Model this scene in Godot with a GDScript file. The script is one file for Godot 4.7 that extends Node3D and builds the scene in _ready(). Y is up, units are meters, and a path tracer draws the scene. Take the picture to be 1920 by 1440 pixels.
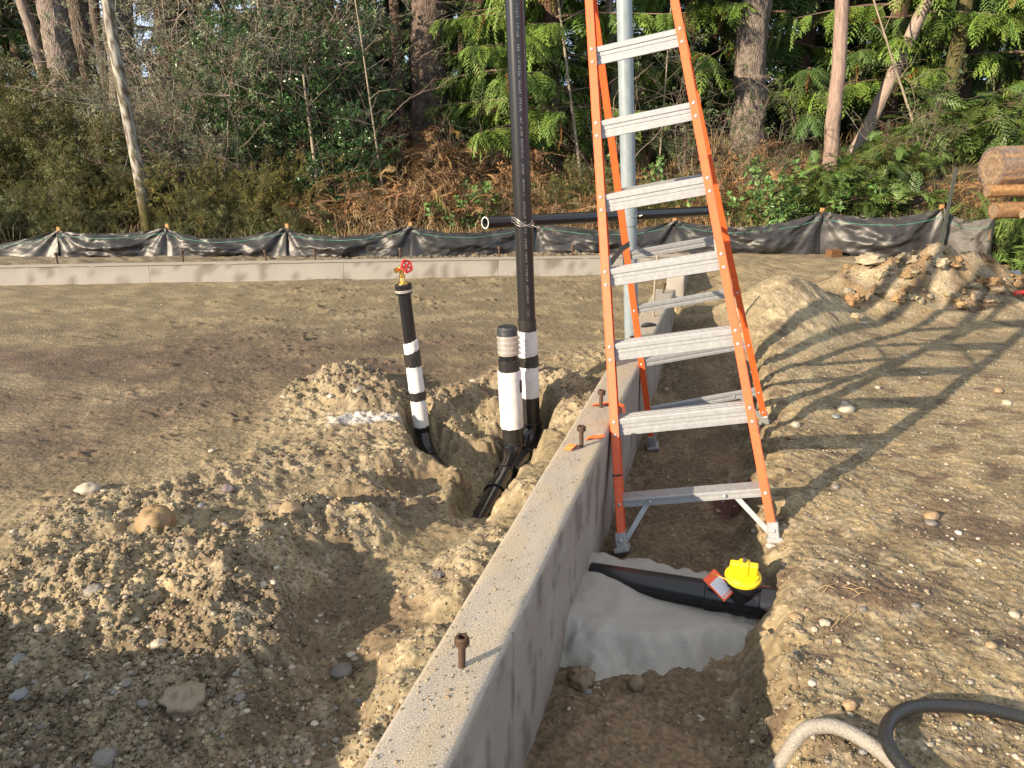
extends Node3D
# A building site at a forest edge: stem walls, drain risers, an orange stepladder, silt fence and woodland behind.

var rng := RandomNumberGenerator.new()
var taken := {}
var M := {}
var TX := {}

# ---------------------------------------------------------------- mesh builder
class MB:
	var v := PackedVector3Array()
	var n := PackedVector3Array()
	var c := PackedColorArray()
	var uv := PackedVector2Array()
	var ix := PackedInt32Array()
	var col := Color(1, 1, 1)
	func vert(p: Vector3, nn: Vector3, t := Vector2.ZERO) -> int:
		v.append(p)
		n.append(nn)
		c.append(col)
		uv.append(t)
		return v.size() - 1
	# corners counter-clockwise seen from outside
	func tri(a: Vector3, b: Vector3, d: Vector3) -> void:
		var nn := (b - a).cross(d - a).normalized()
		var i := vert(a, nn)
		vert(b, nn)
		vert(d, nn)
		ix.append_array(PackedInt32Array([i, i + 2, i + 1]))
	func quad(a: Vector3, b: Vector3, d: Vector3, e: Vector3) -> void:
		var nn := (d - a).cross(e - b).normalized()
		var i := vert(a, nn, Vector2(0, 0))
		vert(b, nn, Vector2(1, 0))
		vert(d, nn, Vector2(1, 1))
		vert(e, nn, Vector2(0, 1))
		ix.append_array(PackedInt32Array([i, i + 2, i + 1, i, i + 3, i + 2]))
	# box with chamfered long edges: c centre, s size, b basis
	func box(o: Vector3, s: Vector3, b := Basis.IDENTITY, ch := 0.0) -> void:
		var h := s * 0.5
		var k: float = min(ch, min(h.x, min(h.y, h.z)) * 0.9)
		for ax in 3:
			for sg in [-1.0, 1.0]:
				var a1 := (ax + 1) % 3
				var a2 := (ax + 2) % 3
				var q: Array[Vector3] = []
				for cc in [[-1, -1], [1, -1], [1, 1], [-1, 1]]:
					var p := Vector3.ZERO
					p[ax] = sg * h[ax]
					p[a1] = cc[0] * (h[a1] - k)
					p[a2] = cc[1] * (h[a2] - k)
					q.append(o + b * p)
				if sg > 0: quad(q[0], q[1], q[2], q[3])
				else: quad(q[3], q[2], q[1], q[0])
		if k > 0.0:
			for ax in 3:
				var a1 := (ax + 1) % 3
				var a2 := (ax + 2) % 3
				for s1 in [-1.0, 1.0]:
					for s2 in [-1.0, 1.0]:
						var q: Array[Vector3] = []
						for cc in [[-1, 0], [1, 0], [1, 1], [-1, 1]]:
							var p := Vector3.ZERO
							p[ax] = cc[0] * (h[ax] - k)
							p[a1] = s1 * (h[a1] - (k if cc[1] == 1 else 0.0))
							p[a2] = s2 * (h[a2] - (0.0 if cc[1] == 1 else k))
							q.append(o + b * p)
						if s1 * s2 > 0: quad(q[0], q[3], q[2], q[1])
						else: quad(q[0], q[1], q[2], q[3])
			for sx in [-1.0, 1.0]:
				for sy in [-1.0, 1.0]:
					for sz in [-1.0, 1.0]:
						var p0 := o + b * Vector3(sx * h.x, sy * (h.y - k), sz * (h.z - k))
						var p1 := o + b * Vector3(sx * (h.x - k), sy * h.y, sz * (h.z - k))
						var p2 := o + b * Vector3(sx * (h.x - k), sy * (h.y - k), sz * h.z)
						if sx * sy * sz > 0: tri(p0, p1, p2)
						else: tri(p0, p2, p1)
	func tube(pts: Array, rad: Array, seg := 10, cap := true, u0 := 0.0) -> void:
		var m := pts.size()
		var prev := Vector3.ZERO
		var start := v.size()
		var len := 0.0
		for i in m:
			var t: Vector3
			if i == 0: t = pts[1] - pts[0]
			elif i == m - 1: t = pts[m - 1] - pts[m - 2]
			else: t = pts[i + 1] - pts[i - 1]
			t = t.normalized()
			if i > 0: len += pts[i].distance_to(pts[i - 1])
			if prev == Vector3.ZERO:
				prev = t.cross(Vector3(0, 0, 1) if absf(t.z) < 0.9 else Vector3(1, 0, 0)).normalized()
			prev = (prev - t * prev.dot(t)).normalized()
			var w := t.cross(prev)
			var r0: float = rad[max(i - 1, 0)]
			var r1: float = rad[min(i + 1, m - 1)]
			var dl: float = max(0.0001, pts[min(i + 1, m - 1)].distance_to(pts[max(i - 1, 0)]))
			var sl := (r0 - r1) / dl
			for j in seg + 1:
				var a := TAU * j / seg
				var d := prev * cos(a) + w * sin(a)
				vert(pts[i] + d * rad[i], (d + t * sl).normalized(), Vector2(u0 + float(j) / seg, len))
		for i in m - 1:
			for j in seg:
				var a := start + i * (seg + 1) + j
				var b := a + seg + 1
				ix.append_array(PackedInt32Array([a, b + 1, a + 1, a, b, b + 1]))
		if cap:
			for e in [0, m - 1]:
				var t: Vector3 = (pts[0] - pts[1]).normalized() if e == 0 else (pts[m - 1] - pts[m - 2]).normalized()
				var o := vert(pts[e], t)
				for j in seg + 1: vert(v[start + e * (seg + 1) + j], t)
				for j in seg:
					if e == 0: ix.append_array(PackedInt32Array([o, o + 1 + j, o + 2 + j]))
					else: ix.append_array(PackedInt32Array([o, o + 2 + j, o + 1 + j]))
	# profile of (radius, height) turned round axis; each profile point belongs to a smooth run, doubled points give hard edges
	func lathe(prof: Array, o: Vector3, axis: Vector3, seg := 24) -> void:
		var y := axis.normalized()
		var x := y.cross(Vector3(0, 0, 1) if absf(y.z) < 0.9 else Vector3(1, 0, 0)).normalized()
		var z := x.cross(y)
		for i in prof.size() - 1:
			var p: Vector2 = prof[i]
			var q: Vector2 = prof[i + 1]
			var dv := q - p
			if dv.length() < 1e-6: continue
			var nn := Vector2(dv.y, -dv.x).normalized()
			var s := v.size()
			for j in seg + 1:
				var a := TAU * j / seg
				var d := x * cos(a) + z * sin(a)
				var nv := (d * nn.x + y * nn.y).normalized()
				vert(o + d * p.x + y * p.y, nv, Vector2(float(j) / seg, p.y))
				vert(o + d * q.x + y * q.y, nv, Vector2(float(j) / seg, q.y))
			for j in seg:
				var a := s + j * 2
				ix.append_array(PackedInt32Array([a, a + 1, a + 3, a, a + 3, a + 2]))
	# one shared normal per place, from the faces round it
	func smooth() -> void:
		var acc := {}
		for t in range(0, ix.size(), 3):
			var a := v[ix[t]]
			var b := v[ix[t + 1]]
			var d := v[ix[t + 2]]
			var f := (d - a).cross(b - a)
			for k in 3:
				var key := Vector3i((v[ix[t + k]] * 20000.0).round())
				acc[key] = acc.get(key, Vector3.ZERO) + f
		for i in v.size():
			var key := Vector3i((v[i] * 20000.0).round())
			if acc.has(key): n[i] = acc[key].normalized()
	# flat-sided bar: outline of Vector2(x along ax, y along ay), counter-clockwise seen from the p1 end
	func sweep(poly: Array, p0: Vector3, p1: Vector3, ax: Vector3, ay: Vector3, caps := true) -> void:
		var m := poly.size()
		for i in m:
			var a: Vector2 = poly[i]
			var b: Vector2 = poly[(i + 1) % m]
			var d0 := ax * a.x + ay * a.y
			var d1 := ax * b.x + ay * b.y
			quad(p0 + d0, p0 + d1, p1 + d1, p1 + d0)
		if caps:
			var pk := PackedVector2Array(poly)
			var tr := Geometry2D.triangulate_polygon(pk)
			for t in range(0, tr.size(), 3):
				var q: Array[Vector3] = []
				for k in 3: q.append(ax * pk[tr[t + k]].x + ay * pk[tr[t + k]].y)
				var dir := p1 - p0
				if (q[1] - q[0]).cross(q[2] - q[0]).dot(dir) < 0.0:
					var sw := q[1]
					q[1] = q[2]
					q[2] = sw
				tri(p1 + q[0], p1 + q[1], p1 + q[2])
				tri(p0 + q[0], p0 + q[2], p0 + q[1])
	func mesh(mat: Material) -> ArrayMesh:
		for t in range(0, ix.size(), 3):      # turn each face the way its normals point
			var p := ix[t]
			var q := ix[t + 1]
			var r := ix[t + 2]
			if (v[r] - v[p]).cross(v[q] - v[p]).dot(n[p] + n[q] + n[r]) < 0.0:
				ix[t + 1] = r
				ix[t + 2] = q
		return mesh_raw(mat)
	func mesh_raw(mat: Material) -> ArrayMesh:
		var a := []
		a.resize(Mesh.ARRAY_MAX)
		a[Mesh.ARRAY_VERTEX] = v
		a[Mesh.ARRAY_NORMAL] = n
		a[Mesh.ARRAY_COLOR] = c
		a[Mesh.ARRAY_TEX_UV] = uv
		a[Mesh.ARRAY_INDEX] = ix
		var r := ArrayMesh.new()
		r.add_surface_from_arrays(Mesh.PRIMITIVE_TRIANGLES, a)
		if mat: r.surface_set_material(0, mat)
		return r

# ---------------------------------------------------------------- naming helpers
func numbered(called: String) -> String:
	if not taken.has(called):
		taken[called] = 0
		return called
	taken[called] += 1
	return "%s_%03d" % [called, taken[called]]

func tag(o: Node, label := "", category := "", group := "", kind := "") -> Node:
	if label: o.set_meta("label", label)
	if category: o.set_meta("category", category)
	if group: o.set_meta("group", group)
	if kind: o.set_meta("kind", kind)
	return o

func part(called: String, ms: Mesh, parent: Node3D, at := Vector3.ZERO) -> MeshInstance3D:
	var o := MeshInstance3D.new()
	o.name = numbered(called) if parent == self else called
	o.mesh = ms
	o.position = at
	parent.add_child(o, true)
	return o

func thing(called: String, label: String, category: String, at := Vector3.ZERO, group := "") -> Node3D:
	var o := Node3D.new()
	o.name = numbered(called)
	add_child(o)
	o.position = at
	tag(o, label, category, group)
	return o

func copy(o: Node3D, called: String, at: Vector3, turn: float, sc: Vector3, label: String, group := "") -> Node3D:
	var r: Node3D = o.duplicate()
	r.name = numbered(called)
	add_child(r)
	r.transform = Transform3D(Basis(Vector3.UP, turn).scaled_local(sc), at)
	r.set_meta("label", label)
	if group: r.set_meta("group", group)
	return r

func many(called: String, ms: Mesh, xf: Array, cols: Array, parent: Node3D) -> MultiMeshInstance3D:
	var mm := MultiMesh.new()
	mm.transform_format = MultiMesh.TRANSFORM_3D
	mm.use_colors = true
	mm.mesh = ms
	mm.instance_count = xf.size()
	for i in xf.size():
		mm.set_instance_transform(i, xf[i])
		mm.set_instance_color(i, cols[i])
	var o := MultiMeshInstance3D.new()
	o.name = numbered(called) if parent == self else called
	o.multimesh = mm
	parent.add_child(o, true)
	o.set_meta("kind", "stuff")
	return o

func rf(a: float, b: float) -> float: return rng.randf_range(a, b)
func lin(r: float, g: float, b: float) -> Color: return Color(r, g, b)
func srgb(r: float, g: float, b: float) -> Color: return Color(r, g, b).linear_to_srgb()
func vary(cc: Color, amount: float) -> Color:
	var k := 1.0 + rf(-amount, amount)
	return Color(cc.r * k * (1.0 + rf(-amount, amount) * 0.4), cc.g * k, cc.b * k * (1.0 + rf(-amount, amount) * 0.4))

func noise(freq: float, sd: int, octaves := 3, type := FastNoiseLite.TYPE_SIMPLEX_SMOOTH) -> FastNoiseLite:
	var f := FastNoiseLite.new()
	f.seed = sd
	f.frequency = freq
	f.noise_type = type
	f.fractal_type = FastNoiseLite.FRACTAL_FBM if octaves > 1 else FastNoiseLite.FRACTAL_NONE
	f.fractal_octaves = octaves
	return f

func noise_tex(sz: int, freq: float, sd: int, octaves: int, lo: Color, hi: Color, type := FastNoiseLite.TYPE_SIMPLEX_SMOOTH) -> ImageTexture:
	var f := noise(freq, sd, octaves, type)
	var im := f.get_seamless_image(sz, sz)
	im.convert(Image.FORMAT_RGB8)
	var d := im.get_data()
	for i in sz * sz:
		var t := d[i * 3] / 255.0
		var q := lo.lerp(hi, t)
		d[i * 3] = int(q.r * 255.0)
		d[i * 3 + 1] = int(q.g * 255.0)
		d[i * 3 + 2] = int(q.b * 255.0)
	return ImageTexture.create_from_image(Image.create_from_data(sz, sz, false, Image.FORMAT_RGB8, d))

func mat(cc: Color, rough := 0.8, metal := 0.0) -> StandardMaterial3D:
	var m := StandardMaterial3D.new()
	m.albedo_color = cc.linear_to_srgb()
	m.roughness = rough
	m.metallic = metal
	return m

func grain(m: StandardMaterial3D, tex: Texture2D, scale: float, relief: Texture2D = null, rs := 0.0, world := true) -> StandardMaterial3D:
	m.albedo_texture = tex
	m.uv1_triplanar = true
	m.uv1_world_triplanar = world
	m.uv1_scale = Vector3.ONE * scale
	if relief:
		m.heightmap_enabled = true
		m.heightmap_texture = relief
		m.heightmap_scale = rs
	return m

func leafmat(rough := 0.6, back := 0.35) -> StandardMaterial3D:
	var m := mat(Color(1, 1, 1), rough)
	m.vertex_color_use_as_albedo = true
	m.cull_mode = BaseMaterial3D.CULL_DISABLED
	m.backlight_enabled = true
	m.backlight = Color(back * 0.8, back, back * 0.35)
	return m

func vmat(rough := 0.85) -> StandardMaterial3D:
	var m := mat(Color(1, 1, 1), rough)
	m.vertex_color_use_as_albedo = true
	return m

func make_materials() -> void:
	TX.fine = noise_tex(512, 0.09, 3, 4, Color(.62, .6, .58), Color(1, 1, 1))
	TX.fineh = noise_tex(512, 0.10, 3, 5, Color(0, 0, 0), Color(1, 1, 1))
	TX.speck = noise_tex(512, 0.22, 9, 3, Color(.45, .44, .43), Color(1.0, 1.0, 1.0))
	TX.soilc = noise_tex(1024, 0.030, 41, 6, Color(.56, .54, .51), Color(1, 1, 1))
	TX.crumb = noise_tex(512, 0.075, 43, 2, Color(1, 1, 1), Color(0, 0, 0), FastNoiseLite.TYPE_CELLULAR)
	TX.conc = noise_tex(512, 0.16, 45, 3, Color(.66, .65, .63), Color(1, 1, 1))
	TX.grit = noise_tex(512, 0.30, 17, 2, Color(0, 0, 0), Color(1, 1, 1))
	TX.gritc = noise_tex(512, 0.26, 17, 3, Color(.62, .61, .59), Color(1, 1, 1))
	TX.soft = noise_tex(256, 0.02, 5, 5, Color(.86, .86, .86), Color(1, 1, 1))
	TX.barkh = noise_tex(512, 0.035, 25, 4, Color(0, 0, 0), Color(1, 1, 1))
	TX.barkc = noise_tex(512, 0.035, 25, 4, Color(.38, .36, .35), Color(1, 1, 1))
	TX.streak = noise_tex(256, 0.03, 15, 5, Color(.6, .6, .6), Color(1, 1, 1))
	M.soil = grain(vmat(0.95), TX.soilc, 1.35, TX.crumb, 0.34)
	M.clod = grain(vmat(0.95), TX.soilc, 4.0, TX.crumb, 0.3)
	M.stone = grain(vmat(0.6), TX.fine, 6.0, TX.fineh, 0.12)
	M.sand = grain(mat(lin(.50, .475, .44), 0.95), TX.conc, 3.0, TX.grit, 0.22)
	M.concrete = grain(vmat(0.85), TX.conc, 2.0, TX.grit, 0.10)
	M.abs = grain(mat(lin(.013, .013, .016), 0.2), TX.soft, 3.0, TX.fineh, 0.02)
	M.tape = grain(mat(lin(.022, .021, .021), 0.33), TX.soft, 6.0, TX.soft, 0.5)
	M.foam = grain(mat(lin(.66, .64, .63), 0.8), TX.soft, 4.0, TX.fineh, 0.08)
	M.steel = grain(mat(lin(.66, .63, .58), 0.32, 0.7), TX.soft, 8.0)
	M.rusty = grain(mat(lin(.12, .075, .05), 0.6, 0.4), TX.fine, 12.0, TX.fineh, 0.1)
	M.brass = mat(lin(.80, .55, .18), 0.28, 1.0)
	M.red = mat(lin(.62, .035, .03), 0.4)
	M.alu = grain(mat(lin(.40, .41, .425), 0.42, 0.35), TX.soft, 7.0)
	M.alu_dull = grain(mat(lin(.36, .37, .385), 0.5, 0.35), TX.soft, 7.0)
	M.dark_steel = grain(mat(lin(.11, .10, .10), 0.5, 0.5), TX.soft, 7.0)
	M.orange = grain(mat(lin(.78, .115, .026), 0.42), TX.soft, 5.0)
	M.orange.clearcoat_enabled = true
	M.orange.clearcoat = 0.25
	M.orange.clearcoat_roughness = 0.35
	M.rubber = mat(lin(.03, .03, .03), 0.7)
	M.flag = mat(lin(.95, .18, .05), 0.5)
	M.pvc = grain(mat(lin(.215, .26, .29), 0.38), TX.soft, 2.5, TX.fineh, 0.02)
	M.yellow = mat(lin(.70, .47, .008), 0.38)
	M.wire = mat(lin(.55, .54, .5), 0.35, 0.8)
	M.fabric = grain(mat(lin(.026, .025, .026), 0.47), TX.soft, 2.0, TX.soft, 0.5)
	M.mesh_fabric = grain(mat(lin(.075, .07, .066), 0.6), TX.soft, 2.0, TX.fineh, 0.3)
	M.string = mat(lin(.08, .30, .22), 0.6)
	M.stake = grain(mat(lin(.52, .30, .12), 0.75), TX.fine, 8.0)
	M.bark = grain(vmat(0.95), TX.barkc, 1.0, TX.barkh, 2.2)
	M.bark.uv1_scale = Vector3(2.6, .62, 2.6)
	M.smooth_bark = grain(vmat(0.9), TX.fine, 3.0, TX.fineh, .3)
	M.wood = grain(vmat(0.85), TX.streak, 4.0, TX.fineh, 0.4)
	M.twig = vmat(0.9)
	M.leaf = leafmat(0.5, 0.3)
	M.gloss_leaf = leafmat(0.3, 0.15)
	M.cedar = leafmat(0.55, 0.3)
	M.dry = leafmat(0.85, 0.2)
	M.hose_grey = grain(mat(lin(.33, .315, .29), 0.7), TX.fine, 3.0, TX.fineh, 0.15)
	M.hose_black = grain(mat(lin(.022, .023, .026), 0.42), TX.fine, 3.0, TX.fineh, 0.15)
	M.blue = grain(mat(lin(.10, .15, .2), 0.5), TX.soft, 2.0)
	M.plastic = mat(lin(.42, .44, .48), 0.3)

# ---------------------------------------------------------------- ground
const WA := Vector2(-.119, -1.149)      # right top edge of the near stem wall, where it leaves the view
const WU := Vector2(.279, -.9603)       # its direction, away from the viewer
const WR := Vector2(.9603, .279)        # across it, to the right
const TOP := 0.17
const CP := [
	[-1.41,-1.91,0.16,0.12,0.035,1], [-1.24,-1.90,0.16,0.15,0.045,1], [-1.04,-1.99,0.15,0.15,0.050,1], [-0.79,-1.86,0.14,0.19,0.045,1], [-0.70,-1.69,0.12,0.18,0.045,1],
	[-1.00,-1.75,0.13,0.13,0.040,1], [-1.20,-1.71,0.14,0.12,0.045,1], [-0.88,-1.74,0.10,0.10,0.030,4], [-0.77,-2.08,0.14,0.15,0.040,1], [-0.69,-2.26,0.14,0.13,0.040,1],
	[-0.59,-2.40,0.12,0.12,0.040,1], [-0.52,-2.67,0.11,0.10,0.035,1], [-1.49,-2.40,0.14,0.06,0.030,1], [-1.27,-2.53,0.13,0.06,0.035,1], [-1.10,-2.69,0.12,0.05,0.030,1],
	[-0.90,-3.00,0.13,0.03,0.030,1], [-0.67,-3.01,0.12,0.05,0.030,1], [-1.08,-1.44,0.16,0.10,0.040,2], [-0.90,-1.47,0.15,0.09,0.040,2], [-0.72,-1.51,0.12,0.10,0.040,2],
	[-0.74,-1.32,0.14,0.06,0.035,2], [-0.93,-1.26,0.16,0.08,0.040,2], [-0.66,-1.60,0.10,0.12,0.040,2], [-0.66,-1.98,0.09,0.03,0.020,4], [-0.61,-2.14,0.10,-0.03,0.020,4],
	[-0.53,-2.54,0.10,-0.10,0.020,4], [-0.49,-1.91,0.10,-0.03,0.020,4], [-0.49,-1.65,0.10,-0.01,0.020,4], [-0.49,-1.46,0.10,0.01,0.020,4], [-0.48,-1.32,0.12,0.02,0.020,4],
	[-0.46,-2.75,0.09,-0.12,0.020,4], [-0.59,-1.44,0.08,0.05,0.030,2], [-0.54,-1.30,0.09,0.04,0.030,2], [-0.30,-1.30,0.06,0.12,0.020,3], [-0.24,-1.47,0.06,0.12,0.020,3],
	[-0.21,-1.65,0.07,0.12,0.020,3], [-0.16,-1.88,0.07,0.11,0.025,3], [-0.13,-2.09,0.07,0.09,0.025,3], [-0.26,-2.02,0.08,0.04,0.020,3], [-0.05,-2.25,0.06,0.06,0.025,3],
	[0.08,-2.62,0.05,0.08,0.020,3], [-0.31,-1.91,0.08,0.02,0.015,4], [-0.32,-1.73,0.07,0.03,0.015,4], [-0.16,-2.57,0.07,-0.09,0.020,3], [-0.25,-3.25,0.10,-0.21,0.020,1],
	[-0.07,-3.14,0.10,-0.21,0.020,1], [-0.36,-3.46,0.09,-0.19,0.025,1], [0.07,-3.51,0.09,-0.24,0.020,1], [-0.16,-3.59,0.10,-0.19,0.030,1], [-0.39,-2.86,0.08,-0.10,0.025,4],
	[-0.24,-2.60,0.06,-0.04,0.030,3], [0.17,-3.34,0.07,0.02,0.025,1], [-0.06,-3.84,0.08,-0.14,0.030,1], [-0.26,-3.55,0.08,-0.06,0.040,1], [-0.42,-3.52,0.07,-0.02,0.040,1],
	[-0.49,-2.96,0.08,0.07,0.035,1], [-0.16,-3.74,0.14,0.10,0.045,1], [0.06,-4.07,0.14,0.09,0.040,1], [0.28,-3.87,0.14,0.12,0.040,1], [0.36,-3.48,0.10,0.13,0.030,1],
	[-0.36,-3.57,0.12,0.10,0.050,1], [0.25,-3.47,0.09,0.08,0.040,2], [0.52,-4.52,0.15,0.06,0.025,1], [0.74,-4.70,0.15,0.08,0.020,1], [-0.88,-3.86,0.16,0.15,0.060,2],
	[-0.68,-3.62,0.13,0.14,0.050,2], [-1.01,-3.75,0.12,0.07,0.040,1], [-1.03,-3.48,0.13,0.02,0.020,1], [-0.76,-3.33,0.14,0.05,0.020,1], [-0.58,-3.30,0.10,0.06,0.030,1],
	[1.31,-3.24,0.20,-0.10,0.012,5], [1.09,-2.79,0.14,-0.14,0.012,5], [1.29,-2.80,0.20,-0.12,0.012,5], [1.20,-2.19,0.16,-0.10,0.012,7], [1.09,-2.32,0.14,-0.10,0.012,1],
	[1.48,-2.58,0.20,-0.12,0.012,5], [0.97,-1.71,0.16,-0.11,0.012,1], [0.99,-2.14,0.10,-0.11,0.012,1], [1.31,-1.92,0.20,-0.11,0.012,5], [2.07,-3.08,0.30,-0.13,0.012,5],
	[1.43,-3.71,0.12,-0.12,0.012,5], [1.58,-4.24,0.12,-0.09,0.012,1], [1.81,-4.65,0.14,-0.08,0.012,3], [1.80,-2.80,0.15,-0.12,0.012,7], [1.07,-1.61,0.20,-0.12,0.012,5],
	[2.35,-4.13,0.30,-0.14,0.012,5], [3.15,-4.91,0.30,-0.12,0.012,5], [2.29,-4.66,0.25,-0.12,0.012,5], [3.63,-5.40,0.30,-0.10,0.012,5], [2.04,-5.29,0.20,-0.07,0.008,3],
	[0.442,-2.757,0.08,-0.300,0.004,4], [1.006,-2.636,0.09,-0.190,0.006,5], [0.772,-3.919,0.09,-0.335,0.004,4], [1.395,-3.950,0.09,-0.225,0.006,5], [-1.360,-0.900,0.22,0.460,0.040,2],
	[-1.900,-1.000,0.30,0.460,0.050,2], [-1.200,-0.550,0.25,0.440,0.040,2], [-2.600,-1.600,0.40,0.120,0.050,2]  # with the entry above: unseen soil heap added to shade the lower left foreground
]
# colours of the soils: base colours of the matter itself
const DIG := [[.09, -3.6, -.20, -.03, -3.2, -.195, .17], [-.03, -3.25, -.185, -.125, -2.80, -.155, .14], [-.42, -3.46, -.185, -.30, -3.2, -.185, .14], [-.30, -3.2, -.185, -.21, -3.05, -.165, .11], [-.125, -2.80, -.155, -.15, -2.68, -.11, .10]]
var SOIL := [lin(.31, .252, .152), lin(.385, .318, .205), lin(.25, .205, .14), lin(.455, .385, .255), lin(.255, .185, .115), lin(.355, .285, .172), lin(.34, .235, .125), lin(.16, .105, .075)]
var FLOOR := lin(.085, .062, .04)
var nA := noise(1.1, 11, 3)
var nB := noise(5.0, 12, 4)
var nC := noise(17.0, 13, 3)
var nD := noise(3.2, 14, 4)
var nE := noise(22.0, 15, 1, FastNoiseLite.TYPE_CELLULAR)
var nH := noise(46.0, 19, 2)
var nF := noise(0.5, 16, 3)
var gx := PackedFloat32Array()
var gz := PackedFloat32Array()
var GH := PackedFloat32Array()
# coarse grid of control values
const CX0 := -3.4
const CZ0 := 0.8
const CS := 0.05
const CNX := 160
const CNZ := 160
var cH := PackedFloat32Array()
var cW := PackedFloat32Array()
var cR := PackedFloat32Array()
var cC := PackedVector3Array()

func us(x: float, z: float) -> Vector2:
	var d := Vector2(x, z) - WA
	return Vector2(d.dot(WU), d.dot(WR))

func at_us(u: float, s: float, y: float) -> Vector3:
	var p := WA + WU * u + WR * s
	return Vector3(p.x, y, p.y)

func far_z(x: float) -> float: return -7.241 - 0.1128 * (x + 4.816)
func fence_z(x: float) -> float:
	return -8.1 - 0.3 * smoothstep(-1.0, 0.2, x) + 0.15 * smoothstep(1.8, 3.2, x) + 0.30 * smoothstep(3.2, 4.3, x) + 0.9 * smoothstep(4.2, 5.4, x)

func base_h(x: float, z: float) -> float:
	var w := us(x, z)
	var u := w.x
	var s := w.y
	var right := lerpf(-.15, -.10, smoothstep(1.6, 5.2, u))
	right = lerpf(right, 0.14, smoothstep(-5.6, -7.9, z))
	var e := .58 + .07 * nA.get_noise_2d(u * 1.6, 3.0) + .05 * nB.get_noise_2d(u * .8, 9.0) + .03 * nB.get_noise_2d(u * 1.5, s * 2.0)
	var floor_h := lerpf(-.335, -.09, smoothstep(3.4, 5.4, u))
	var tr := lerpf(floor_h, right, smoothstep(e - .05, e + .15, s))
	tr = lerpf(tr, right, smoothstep(5.3, 6.2, u))
	var left := 0.0
	var k := smoothstep(-.12, -.03, s) if u < 5.3 else smoothstep(-.3, .5, s)
	var h := lerpf(left, tr, k)
	if x < 2.1:
		h = lerpf(h, .14, smoothstep(far_z(x) - .02, far_z(x) - .12, z) * (1.0 - smoothstep(1.9, 2.1, x)))
	var fz := fence_z(x)
	var d := fz - z
	if d > 0.0:
		h = .14 + 0.92 * smoothstep(0.0, 4.2, d) + 0.075 * maxf(0.0, d - 2.5) + .10 * nA.get_noise_2d(x * .7, z * .7) * smoothstep(0.3, 1.2, d)
	return h

func build_controls() -> void:
	for j in CNZ:
		for i in CNX:
			var x := CX0 + i * CS
			var z := CZ0 - j * CS
			var sw := 0.0
			var sh := 0.0
			var sr := 0.0
			var sc := Vector3.ZERO
			for p in CP:
				var dx: float = x - p[0]
				var dz: float = z - p[1]
				var q: float = (dx * dx + dz * dz) / (p[2] * p[2])
				if q > 9.0: continue
				var wt := exp(-q)
				sw += wt
				sh += wt * p[3]
				sr += wt * p[4]
				var cc: Color = SOIL[p[5]]
				sc += Vector3(cc.r, cc.g, cc.b) * wt
			cW.append(sw)
			cH.append(sh)
			cR.append(sr)
			cC.append(sc)

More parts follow.
